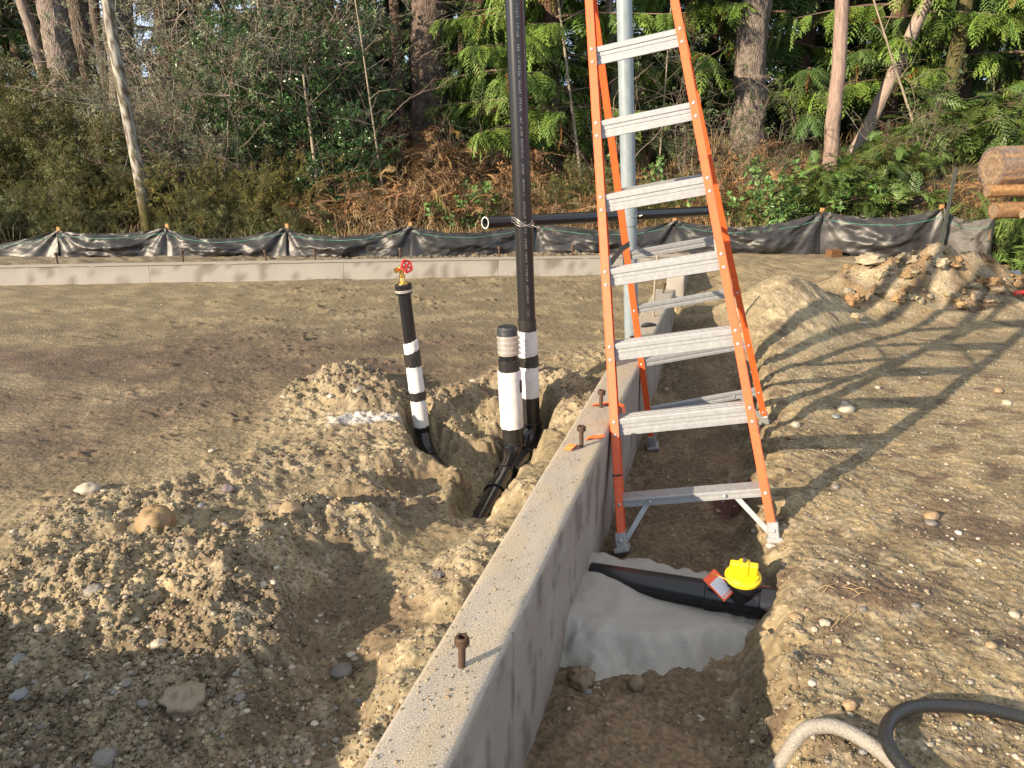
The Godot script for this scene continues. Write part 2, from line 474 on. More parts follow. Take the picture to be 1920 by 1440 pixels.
# what the ground is at a place: height, and colour through out
var g_col := Color()
var g_rough := 0.0
func ground_at(x: float, z: float) -> float:
	var w := us(x, z)
	var u := w.x
	var s := w.y
	var h := base_h(x, z)
	var sw := 0.0
	var sh := 0.0
	var sr := 0.0
	var sc := Vector3.ZERO
	var fx := (x - CX0) / CS
	var fz := (CZ0 - z) / CS
	if fx > 1.0 and fz > 1.0 and fx < CNX - 2.0 and fz < CNZ - 2.0:
		var i := int(fx)
		var j := int(fz)
		var a := fx - i
		var b := fz - j
		var o := j * CNX + i
		a = a * a * (3.0 - 2.0 * a) * 0.4 + a * 0.6
		b = b * b * (3.0 - 2.0 * b) * 0.4 + b * 0.6
		var w00 := (1 - a) * (1 - b)
		var w10 := a * (1 - b)
		var w01 := (1 - a) * b
		var w11 := a * b
		sw = cW[o] * w00 + cW[o + 1] * w10 + cW[o + CNX] * w01 + cW[o + CNX + 1] * w11
		if sw > 0.0005:
			sh = cH[o] * w00 + cH[o + 1] * w10 + cH[o + CNX] * w01 + cH[o + CNX + 1] * w11
			sr = cR[o] * w00 + cR[o + 1] * w10 + cR[o + CNX] * w01 + cR[o + CNX + 1] * w11
			sc = cC[o] * w00 + cC[o + 1] * w10 + cC[o + CNX] * w01 + cC[o + CNX + 1] * w11
	# the left's controls do not reach into the trench, nor the trench's out of it
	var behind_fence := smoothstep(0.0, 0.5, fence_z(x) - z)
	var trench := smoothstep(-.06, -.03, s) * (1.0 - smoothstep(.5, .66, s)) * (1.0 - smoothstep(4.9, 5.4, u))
	var big := nA.get_noise_2d(x, z)
	var mid := nB.get_noise_2d(x, z)
	var base_col: Color = SOIL[0]
	var base_r := 0.005
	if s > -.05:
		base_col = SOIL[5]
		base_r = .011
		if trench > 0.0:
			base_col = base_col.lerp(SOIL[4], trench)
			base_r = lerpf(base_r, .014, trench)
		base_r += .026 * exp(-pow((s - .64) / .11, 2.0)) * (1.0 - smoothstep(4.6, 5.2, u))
	if z < far_z(x) - .02 and x < 2.0:
		base_col = SOIL[2]
		base_r = .02
	base_col = base_col.lerp(FLOOR, behind_fence)
	base_r = lerpf(base_r, .05, behind_fence)
	var w0 := (0.12 if s < -.1 else (.45 if z > -5.4 else .2)) + trench * 1.2 + behind_fence * 4.0
	var t := 1.0 / (w0 + sw)
	h = (h * w0 + sh) * t
	var rough := (base_r * w0 + sr) * t
	var col := Color((base_col.r * w0 + sc.x) * t, (base_col.g * w0 + sc.y) * t, (base_col.b * w0 + sc.z) * t)
	# heaps of sand and of clay spoil at the right
	if x > 1.2 and x < 5.0 and z < -4.8 and z > -7.6:
		var e1 := exp(-(pow((x - 2.12 + .25 * (z + 5.9)) / .46, 2.0) + pow((z + 5.92) / .46, 2.0)))
		var e2 := exp(-pow(absf(x - 3.55) / .78, 3.0) - pow((z + 6.5) / .44, 2.0))
		h = maxf(h, lerpf(h, .29, e1))
		h += .44 * e2 * (.8 + .5 * nA.get_noise_2d(x * 1.5, z * 1.5))
		rough = lerpf(rough, .022, smoothstep(.1, .5, e1))
		rough = lerpf(rough, .062, smoothstep(.12, .5, e2))
		col = col.lerp(SOIL[3], smoothstep(.08, .4, e1) * .9)
		var rust := smoothstep(-.12, .12, nD.get_noise_2d(x * 1.3 + 3.0, z * 1.3))
		col = col.lerp(SOIL[6].lerp(lin(.42, .355, .25), rust), smoothstep(.1, .45, e2))
	var lump := nC.get_noise_2d(x, z)
	var clod := 0.0
	if rough > .012:
		clod = 0.5 + nE.get_noise_2d(x + mid * .02, z)     # cellular distance: rounded clods with cracks between
	var fine := nH.get_noise_2d(x, z)
	h += rough * (mid * .95 + lump * .62 - clod * .55 + fine * .26)
	# the open dig round the buried pipe runs
	if x > -.7 and x < .4 and z > -3.95 and z < -2.2:
		for sgm in DIG:
			var a0 := Vector2(sgm[0], sgm[1])
			var b0 := Vector2(sgm[3], sgm[4])
			var ab := b0 - a0
			var tt := clampf((Vector2(x, z) - a0).dot(ab) / ab.length_squared(), 0.0, 1.0)
			var dd := Vector2(x, z).distance_to(a0 + ab * tt) + lump * .02 + mid * .03
			var tg: float = lerpf(sgm[2], sgm[5], tt) + mid * .02
			if h > tg: h = lerpf(tg, h, smoothstep(.055, sgm[6], dd))
	# drag marks of a rake and boots on the levelled pad
	var pad := clampf(1.0 - sw * 3.0, 0.0, 1.0) * (1.0 - smoothstep(-.35, -.15, s)) * (1.0 - behind_fence)
	var damp_shade := 0.0
	if pad > 0.01:
		var sx := x * .42 + z * .10
		var ridge := nD.get_noise_2d(sx, z * 1.25)
		var brk := smoothstep(.02, .38, nB.get_noise_2d(x * .35 + 40.0, z * .5))
		var line := maxf(0.0, 1.0 - absf(ridge) * 9.0) * brk
		h += pad * (line * .016 + nA.get_noise_2d(x * .6, z * 1.6) * .012 + line * lump * .016)
		var thin := maxf(0.0, 1.0 - absf(nD.get_noise_2d(x * .30 + z * .12 + 70.0, z * 2.3)) * 11.0) * smoothstep(-.05, .3, nB.get_noise_2d(x * .5 + 11.0, z * .7))
		h += pad * thin * (.007 + .012 * lump)
		line = maxf(line, thin * .7)
		# brown band across the pad: moist soil, with soft tree shade painted in
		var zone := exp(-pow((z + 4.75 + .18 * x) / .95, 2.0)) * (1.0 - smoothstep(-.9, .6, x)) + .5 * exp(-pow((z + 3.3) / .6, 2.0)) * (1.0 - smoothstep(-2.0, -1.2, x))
		damp_shade = clampf(zone * (1.05 + .9 * nA.get_noise_2d(x * .55 + 7.0, z * 1.3)) + line * .65 + .25 * nF.get_noise_2d(x, z * 3.0), 0.0, 1.0) * pad
		col = col.lerp(lin(.160, .116, .080), damp_shade)
		var pale := smoothstep(.1, .5, nF.get_noise_2d(x * 1.2 + 90.0, z * 3.0)) * pad
		col = col.lerp(lin(.33, .285, .19), pale * .4)
	# moist and dry patches with ragged outlines
	var patch := smoothstep(-.05, .25, nD.get_noise_2d(x * .8 + 30.0, z * .8) + lump * .12)
	col = col * lerpf(.80, 1.14, patch)
	if (rough > .018 or s > .5) and behind_fence < .5:
		col = col.lerp(lin(.19, .145, .10), smoothstep(.06, .22, nB.get_noise_2d(x * .8 - 20.0, z * .8) + lump * .12) * (.62 if s < 0.0 else .22))
		col = col.lerp(lin(.46, .40, .29), smoothstep(.12, .26, nB.get_noise_2d(x * 1.3 + 60.0, z * 1.3) + lump * .1) * .45)
	col = col * (1.0 + lump * .22 + fine * .14)
	# reddish bark mould fallen on the trench floor
	var rd := exp(-(pow((u - 2.35) / .22, 2.0) + pow((s - .50) / .10, 2.0)))
	if rd > .1: col = col.lerp(lin(.13, .055, .04), smoothstep(.35, .6, rd + lump * .3))
	# spilled white powder by the riser
	var pw := exp(-(pow((x + .70 + .5 * (z + 3.35)) / .20, 2.0) + pow((z + 3.37) / .075, 2.0))) + .5 * exp(-(pow((x + .16) / .08, 2.0) + pow((z + 3.5) / .04, 2.0)))
	if pw > .05:
		col = col.lerp(lin(.66, .65, .65), smoothstep(.35, .75, pw + mid * .5 + lump * .35) * .9)
	# dark leaf mould trodden into the ground at the right
	if s > .62 and behind_fence < .5:
		var om := smoothstep(.27, .42, nD.get_noise_2d(x * 1.1 - 50.0, z * 1.5) + lump * .1)
		var spot := exp(-(pow((x - 1.2) / .22, 2.0) + pow((z + 2.2) / .10, 2.0))) + exp(-(pow((x - 1.75) / .3, 2.0) + pow((z + 2.62) / .12, 2.0)))
		om = maxf(om, smoothstep(.35, .6, spot + lump * .35 + mid * .3))
		col = col.lerp(lin(.125, .085, .062), om * .75)
	col.a = 1.0
	g_col = col
	g_rough = rough
	return h

func axis(lo: float, fine_lo: float, fine_hi: float, hi: float, step: float, grow: float, grow2: float) -> PackedFloat32Array:
	var r: Array = []
	var p := fine_lo
	var st := step
	while p > lo:
		st *= grow
		p -= st
		r.push_front(p)
	p = fine_lo
	while p < fine_hi:
		r.append(p)
		p += step
	st = step
	while p < hi:
		r.append(p)
		st *= grow2
		p += st
	r.append(p)
	return PackedFloat32Array(r)

func build_ground() -> void:
	build_controls()
	gx = axis(-70.0, -1.75, 1.75, 70.0, .0115, 1.028, 1.028)
	gz = axis(-90.0, -3.7, -1.05, 25.0, .0115, 1.0125, 1.07)
	var nx := gx.size()
	var nz := gz.size()
	GH.resize(nx * nz)
	var vs := PackedVector3Array()
	var ns := PackedVector3Array()
	var cs := PackedColorArray()
	vs.resize(nx * nz)
	ns.resize(nx * nz)
	cs.resize(nx * nz)
	for j in nz:
		for i in nx:
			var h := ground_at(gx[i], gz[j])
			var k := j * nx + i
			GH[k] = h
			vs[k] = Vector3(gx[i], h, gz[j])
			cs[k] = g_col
	for j in nz:
		var j0 := maxi(j - 1, 0)
		var j1 := mini(j + 1, nz - 1)
		for i in nx:
			var i0 := maxi(i - 1, 0)
			var i1 := mini(i + 1, nx - 1)
			var k := j * nx + i
			ns[k] = Vector3(-(GH[j * nx + i1] - GH[j * nx + i0]) / (gx[i1] - gx[i0]), 1.0, -(GH[j1 * nx + i] - GH[j0 * nx + i]) / (gz[j1] - gz[j0])).normalized()
	var ids := PackedInt32Array()
	ids.resize((nx - 1) * (nz - 1) * 6)
	var q := 0
	for j in nz - 1:
		for i in nx - 1:
			var a := j * nx + i
			ids[q] = a
			ids[q + 1] = a + 1
			ids[q + 2] = a + nx + 1
			ids[q + 3] = a
			ids[q + 4] = a + nx + 1
			ids[q + 5] = a + nx
			q += 6
	var arr := []
	arr.resize(Mesh.ARRAY_MAX)
	arr[Mesh.ARRAY_VERTEX] = vs
	arr[Mesh.ARRAY_NORMAL] = ns
	arr[Mesh.ARRAY_COLOR] = cs
	arr[Mesh.ARRAY_INDEX] = ids
	var ms := ArrayMesh.new()
	ms.add_surface_from_arrays(Mesh.PRIMITIVE_TRIANGLES, arr)
	ms.surface_set_material(0, M.soil)
	var o := part("ground", ms, self)
	tag(o, "tan sandy soil of the building site and the forest floor behind it", "ground", "", "structure")
	print("ground ", nx, " x ", nz)

# height of the built sheet
func hgt(x: float, z: float) -> float:
	var i := clampi(gx.bsearch(x) - 1, 0, gx.size() - 2)
	var j := clampi(gz.bsearch(z) - 1, 0, gz.size() - 2)
	var a := clampf((x - gx[i]) / (gx[i + 1] - gx[i]), 0, 1)
	var b := clampf((z - gz[j]) / (gz[j + 1] - gz[j]), 0, 1)
	var n := gx.size()
	var k := j * n + i
	return lerpf(lerpf(GH[k], GH[k + 1], a), lerpf(GH[k + n], GH[k + n + 1], a), b)

func sand_edges(s: float) -> Vector2:
	var lo := 1.0
	var hi := 1.62
	var t := clampf(s / .62, 0, 1)
	lo = lerpf(.97, 1.24, t * t)
	hi = 1.64 + .03 * sin(s * 9.0 + .4) + .05 * t
	return Vector2(lo, hi)

func sand_h(u: float, s: float) -> float:
	var p := WA + WU * u + WR * s
	var e := sand_edges(s)
	var d := minf(minf(u - e.x, e.y - u), .66 - s) + .05 * nA.get_noise_2d(u * 4.0, s * 4.0) + .02 * nB.get_noise_2d(u * 2.0, s * 2.0)
	var thick := .080 * smoothstep(-.02, .12, d) - .012 * (1.0 - smoothstep(-.02, .03, d)) + .035 * (1.0 - smoothstep(0.0, .3, s)) * smoothstep(0.0, .15, d)
	thick += .012 * nA.get_noise_2d(u * 3.0, s * 3.0) + .004 * nB.get_noise_2d(u * 2.0, s * 2.0)
	# trough in which the pipe lies
	var pu := lerpf(1.42, 1.36, s / .65)
	thick -= .018 * exp(-pow((u - pu) / .08, 2.0)) * smoothstep(.1, .3, s)
	return -.335 + thick + (hgt(p.x, p.y) + .335) * .55 * smoothstep(.35, .6, s)

func build_sand() -> void:
	var mb := MB.new()
	var nu := 84
	var nv := 66
	for j in nv + 1:
		for i in nu + 1:
			var u := .86 + i * .0105
			var s := -.01 + j * .0105
			var h := sand_h(u, s)
			var hx := sand_h(u + .008, s) - sand_h(u - .008, s)
			var hz := sand_h(u, s + .008) - sand_h(u, s - .008)
			var d := WU * hx + WR * hz
			mb.vert(at_us(u, s, h), Vector3(-d.x / .016, 1.0, -d.y / .016).normalized())
	for j in nv:
		for i in nu:
			var a := j * (nu + 1) + i
			mb.ix.append_array(PackedInt32Array([a, a + nu + 2, a + 1, a, a + nu + 1, a + nu + 2]))
	tag(part("bedding_sand", mb.mesh(M.sand), self), "grey bedding sand heaped round the black drain pipe in the trench", "sand", "", "structure")

# ---------------------------------------------------------------- concrete
var nS := noise(2.2, 21, 4)
var nG := noise(30.0, 22, 2)

# a poured stem wall from p0 to p1 (right top edge, as Vector2 x z), seen from its right side; the sheet of faces runs left side, top, right side
func wall_mesh(p0: Vector2, p1: Vector2, wide: float, top: float, foot: float, seams: Array, grit: float, step: float, side := Color(.375, .322, .285)) -> ArrayMesh:
	var mb := MB.new()
	var dir := (p1 - p0).normalized()
	var acr := Vector2(-dir.y, dir.x)
	var length := p0.distance_to(p1)
	var ul: Array = []
	var u := 0.0
	while u < length:
		ul.append(u)
		u += step
	ul.append(length)
	for s in seams:
		for d in [-.006, -.0025, .0025, .006]: ul.append(s + d)
	ul.sort()
	var prof: Array = []
	for k in 9: prof.append([Vector2(-wide, lerpf(foot, top - .012, k / 8.0)), 0])
	prof.append([Vector2(-wide + .006, top - .002), 3])
	for k in 11: prof.append([Vector2(lerpf(-wide + .014, -.012, k / 10.0), top), 1])
	prof.append([Vector2(-.004, top - .004), 3])
	for k in 27: prof.append([Vector2(0, lerpf(top - .013, foot, pow(k / 26.0, 1.2))), 2])
	var m := prof.size()
	for i in ul.size():
		var uu: float = ul[i]
		var groove := 0.0
		for s in seams:
			if absf(uu - s) < .003: groove = 1.0
		for k in m:
			var q: Vector2 = prof[k][0]
			var face: int = prof[k][1]
			var wx := p0.x + dir.x * uu
			var a := nS.get_noise_3d(wx * 3.0 + uu, q.y * 4.0, q.x * 4.0)
			var b := nG.get_noise_3d(uu, q.y, q.x)
			var sx := q.x
			var y := q.y
			if face == 1: y += .0018 * a + .0016 * b * grit
			elif face == 3:
				y -= maxf(0.0, nB.get_noise_2d(uu * 2.0, q.x * 50.0)) * .010
				sx += signf(-.5 * wide - q.x) * maxf(0.0, b) * .003
			else: sx += signf(q.x + .5 * wide) * .0016 * a
			if face == 2: sx -= groove * .006
			var p := p0 + dir * uu + acr * sx
			# matter on the concrete: cement paste, grit trodden on top, form-oil stains on the sides
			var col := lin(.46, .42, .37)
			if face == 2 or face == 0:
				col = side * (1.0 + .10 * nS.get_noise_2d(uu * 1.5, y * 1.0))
				var st := smoothstep(.16, .34, nS.get_noise_2d(uu * 3.2 + 5.0, y * 1.3 + uu * .6) + .10 * b)
				col = col.lerp(lin(.185, .15, .13), st * .75)
				var lite := smoothstep(.22, .42, nS.get_noise_2d(uu * 1.1 + 55.0, y * 2.2))
				col = col.lerp(lin(.44, .41, .385), lite * .5)
				if groove > 0.0: col = col * .6
			else:
				var gr := smoothstep(-.25, .35, nS.get_noise_2d(uu * 1.2 + 77.0, q.x * 4.0) + b * .35) * grit
				col = col.lerp(lin(.50, .425, .31), gr * .75)
				col = col * (1.0 + .10 * b * grit + .08 * a)
			col.a = 1.0
			mb.col = col
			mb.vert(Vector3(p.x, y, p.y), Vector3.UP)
	for i in ul.size() - 1:
		for k in m - 1:
			var a := i * m + k
			mb.ix.append_array(PackedInt32Array([a, a + 1, a + m + 1, a, a + m + 1, a + m]))
	# closed ends
	for e in [0, ul.size() - 1]:
		mb.col = lin(.37, .345, .315)
		for k in range(0, m / 2):
			var a := mb.v[e * m + k]
			var b := mb.v[e * m + k + 1]
			var d := mb.v[e * m + m - 2 - k]
			var f := mb.v[e * m + m - 1 - k]
			if e == 0: mb.quad(a, b, d, f)
			else: mb.quad(f, d, b, a)
	# winding check: faces look outward
	var mid := mb.v[(ul.size() / 2) * m + 14]
	mb.smooth()
	if mb.n[(ul.size() / 2) * m + 14].y < 0.0:
		for t in range(0, mb.ix.size(), 3):
			var x := mb.ix[t + 1]
			mb.ix[t + 1] = mb.ix[t + 2]
			mb.ix[t + 2] = x
		mb.smooth()
	return mb.mesh(M.concrete)

func hex_nut(r: float, h: float, hole: float, o: Vector3, axis_dir := Vector3.UP) -> ArrayMesh:
	var mb := MB.new()
	mb.lathe([Vector2(hole, h), Vector2(hole, h * .35)], o, axis_dir, 12)
	mb.lathe([Vector2(hole, h * .35), Vector2(.0005, h * .35)], o, axis_dir, 12)
	mb.lathe([Vector2(r, 0), Vector2(r, h * .88), Vector2(r * .9, h), Vector2(hole, h)], o, axis_dir, 6)
	mb.lathe([Vector2(hole, 0), Vector2(r, 0)], o, axis_dir, 6)
	return mb.mesh(M.rusty)

func bolt(parent: Node3D, p: Vector3, h: float, r: float, tilt := Vector3.UP) -> void:
	var b := Node3D.new()
	b.name = "anchor_bolt"
	parent.add_child(b, true)
	b.position = p
	var mb := MB.new()
	var pts: Array = []
	var rad: Array = []
	for i in 15:
		pts.append(tilt * (-.06 + (h + .06) * i / 14.0))
		rad.append(r * (1.0 if i % 2 == 0 else .93))
	mb.tube(pts, rad, 12)
	part("rod", mb.mesh(M.rusty), b)
	part("nut", hex_nut(r * 2.0, r * 2.4, r * 1.05, tilt * (h - r * 1.2), tilt), b)

func flag_strip(pts: Array, wide: Vector3) -> ArrayMesh:
	var mb := MB.new()
	for i in pts.size() - 1:
		var a: Vector3 = pts[i]
		var b: Vector3 = pts[i + 1]
		var w0 := wide * rf(.9, 1.1)
		mb.quad(a - wide, b - wide, b + w0, a + w0)
		mb.quad(a + w0 - Vector3(0, .0012, 0), b + w0 - Vector3(0, .0012, 0), b - wide - Vector3(0, .0012, 0), a - wide - Vector3(0, .0012, 0))
	return mb.mesh(M.flag)

func build_walls() -> void:
	var near := thing("stem_wall", "long low concrete foundation wall running from the foreground past the ladder", "wall")
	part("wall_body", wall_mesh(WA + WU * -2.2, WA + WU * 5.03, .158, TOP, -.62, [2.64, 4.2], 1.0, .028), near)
	bolt(near, at_us(.28, -.073, TOP), .068, .0085, Vector3(.02, 1, .01).normalized())
	bolt(near, at_us(1.619, -.071, TOP), .075, .0085, Vector3(-.03, 1, 0).normalized())
	bolt(near, at_us(2.091, -.080, TOP), .07, .0085, Vector3(.03, 1, .02).normalized())
	bolt(near, at_us(4.86, -.08, TOP), .07, .0085, Vector3(.05, 1, .02).normalized())
	bolt(near, at_us(3.1, -.08, TOP), .07, .0085)
	var mb := MB.new()
	var pts: Array = []
	var rad: Array = []
	for i in 40:
		pts.append(at_us(4.0, -.06, TOP - .05) + Vector3(-.004 * sin(i * .1), i * .0118, .0))
		rad.append(.0085 if i % 2 == 0 else .0075)
	mb.tube(pts, rad, 8)
	part("rebar", mb.mesh(grain(mat(lin(.42, .36, .30), .7, .3), TX.fine, 9.0)), near)
	mb = MB.new()
	pts = []
	rad = []
	for i in 7:
		pts.append(at_us(3.66 + i * .013, -.10 + .014 * i, TOP + .008 + .007 * sin(i * .6)))
		rad.append(.004 + .010 * sin((i + .6) * .45))
	mb.tube(pts, rad, 7)
	tag(part("dark_scrap", mb.mesh(M.rubber), self), "curled black scrap on top of the wall behind the ladder's rear rail", "scrap")
	# far walls
	var far := thing("stem_wall", "pale concrete foundation wall across the back of the levelled pad", "wall")
	var corner := Vector2(1.887, -7.997)
	var left := Vector2(-9.5, far_z(-9.5))
	part("wall_body", wall_mesh(left, corner, -.16, TOP, -.3, [3.9, 6.1, 7.9, 9.4], .25, .06, lin(.40, .385, .36)), far)
	var ret := thing("stem_wall", "short end of concrete wall returning to the far wall behind the ladder", "wall")
	part("wall_body", wall_mesh(Vector2(1.497, -6.639), Vector2(1.860, -7.888), .152, TOP + .003, -.4, [], .5, .04), ret)
	bolt(ret, Vector3(1.50, TOP, -6.9), .07, .0085, Vector3(.05, 1, 0).normalized())
	mb = MB.new()
	mb.box(Vector3(1.53, TOP + .03, -7.35), Vector3(.055, .075, .003), Basis(Vector3.UP, .25))
	part("strap_plate", mb.mesh(M.steel), ret)
	for x in [-4.35, -3.2, -1.95, -1.12, -.13, -2.42, .62, 1.25, .05 - 5.2]:
		bolt(far, Vector3(x, TOP, far_z(x) - .08), .085, .010, Vector3(rf(-.06, .06), 1, 0).normalized())
	# orange survey ribbon scraps
	var y := TOP + .005
	tag(part("ribbon_scrap", flag_strip([at_us(1.565, -.118, y), at_us(1.578, -.106, y + .010), at_us(1.592, -.10, y + .014), at_us(1.606, -.094, y + .006), at_us(1.612, -.088, y)], Vector3(.013, .002, .010)), self), "crumpled orange ribbon scrap left of the nearer of two wall bolts", "ribbon")
	tag(part("ribbon_scrap", flag_strip([at_us(1.70, -.068, y), at_us(1.715, -.05, y + .004), at_us(1.725, -.03, y + .002), at_us(1.735, -.012, y + .003), at_us(1.74, -.004, y + .001)], Vector3(-.006, .0, .017)), self), "flat orange ribbon lying right of the nearer of two wall bolts", "ribbon")
	tag(part("ribbon_scrap", flag_strip([at_us(2.10, -.118, y), at_us(2.12, -.085, y + .004), at_us(2.13, -.05, y + .006), at_us(2.14, -.01, y + .004), at_us(2.14, .012, y - .006), at_us(2.13, .018, y - .03), at_us(2.10, .022, y - .055)], Vector3(-.008, .0, .014)), self), "orange ribbon draped over the wall edge behind the ladder rail", "ribbon")

# ---------------------------------------------------------------- pipes
func print_texture(rows: int, sd: int) -> ImageTexture:
	var r := RandomNumberGenerator.new()
	r.seed = sd
	var im := Image.create_empty(128, 2048, false, Image.FORMAT_RGB8)
	im.fill(srgb(.014, .014, .016))
	var yy := 0
	while yy < 2040:
		var wl := r.randi_range(3, 9)
		for k in wl:
			if yy > 2030: break
			for a in 5:
				if r.randf() < .62: im.set_pixel(36 + a, yy + r.randi_range(0, 5), Color(.8, .8, .8))
				if r.randf() < .5: im.set_pixel(36 + a, yy + 2, Color(.72, .72, .72))
			yy += 9
		yy += r.randi_range(8, 26)
	return ImageTexture.create_from_image(im)

func pipe_part(called: String, parent: Node3D, pts: Array, r: float, m: Material, seg := 24, cap := true, u0 := 0.0) -> MeshInstance3D:
	var mb := MB.new()
	var rad: Array = []
	for i in pts.size(): rad.append(r)
	mb.tube(pts, rad, seg, cap, u0)
	return part(called, mb.mesh(m), parent)

func along(a: Vector3, b: Vector3, n: int) -> Array:
	var r: Array = []
	for i in n + 1: r.append(a.lerp(b, float(i) / n))
	return r

func bezier(p: Array, n: int) -> Array:
	var r: Array = []
	for i in n + 1:
		var t := float(i) / n
		var q: Array = p.duplicate()
		while q.size() > 1:
			var s: Array = []
			for k in q.size() - 1: s.append(q[k].lerp(q[k + 1], t))
			q = s
		r.append(q[0])
	return r

# wrapped sleeve with a slightly uneven surface
func sleeve(called: String, parent: Node3D, a: Vector3, b: Vector3, r: float, wob: float, m: Material, sd: float, slant := 0.0) -> void:
	var mb := MB.new()
	var t := (b - a).normalized()
	var x := t.cross(Vector3(0, 0, 1)).normalized()
	var z := x.cross(t)
	var n := 14
	var seg := 32
	for i in n + 1:
		for j in seg + 1:
			var ang := TAU * j / seg
			var d := x * cos(ang) + z * sin(ang)
			var f := float(i) / n
			var e := 0.0
			if i == 0 or i == n: e = wob * 1.4 * nG.get_noise_2d(cos(ang) * 2.0 + sd, sin(ang) * 2.0) + slant * cos(ang) * (1.0 if i == n else .0)
			var rr := r + wob * .5 * nB.get_noise_3d(cos(ang) + sd, sin(ang), f * a.distance_to(b) * 6.0)
			if i == 0 or i == n: rr -= wob * .15
			mb.vert(a.lerp(b, f) + d * rr + t * e, d)
	for i in n:
		for j in seg:
			var q := i * (seg + 1) + j
			mb.ix.append_array(PackedInt32Array([q, q + seg + 2, q + 1, q, q + seg + 1, q + seg + 2]))
	mb.smooth()
	for e in [0, n]:
		var c := a if e == 0 else b
		for j in seg:
			var p := mb.v[e * (seg + 1) + j]
			var q := mb.v[e * (seg + 1) + j + 1]
			var pi := c + (p - c) * .8
			var qi := c + (q - c) * .8
			if e == 0: mb.quad(p, pi, qi, q)
			else: mb.quad(p, q, qi, pi)
	if mb.n[(seg + 1) * 5].dot(mb.v[(seg + 1) * 5] - a.lerp(b, 5.0 / n)) < 0.0:
		for i in mb.n.size(): mb.n[i] = -mb.n[i]
	part(called, mb.mesh(m), parent)

func ring(called: String, parent: Node3D, c: Vector3, axis_dir: Vector3, r: float, w: float, h: float, m: Material, seg := 28) -> void:
	var mb := MB.new()
	var k: float = min(w, h) * .2
	mb.lathe([Vector2(r - w, -h / 2), Vector2(r - k, -h / 2), Vector2(r, -h / 2 + k), Vector2(r, h / 2 - k), Vector2(r - k, h / 2), Vector2(r - w, h / 2)], c, axis_dir, seg)
	part(called, mb.mesh(m), parent)

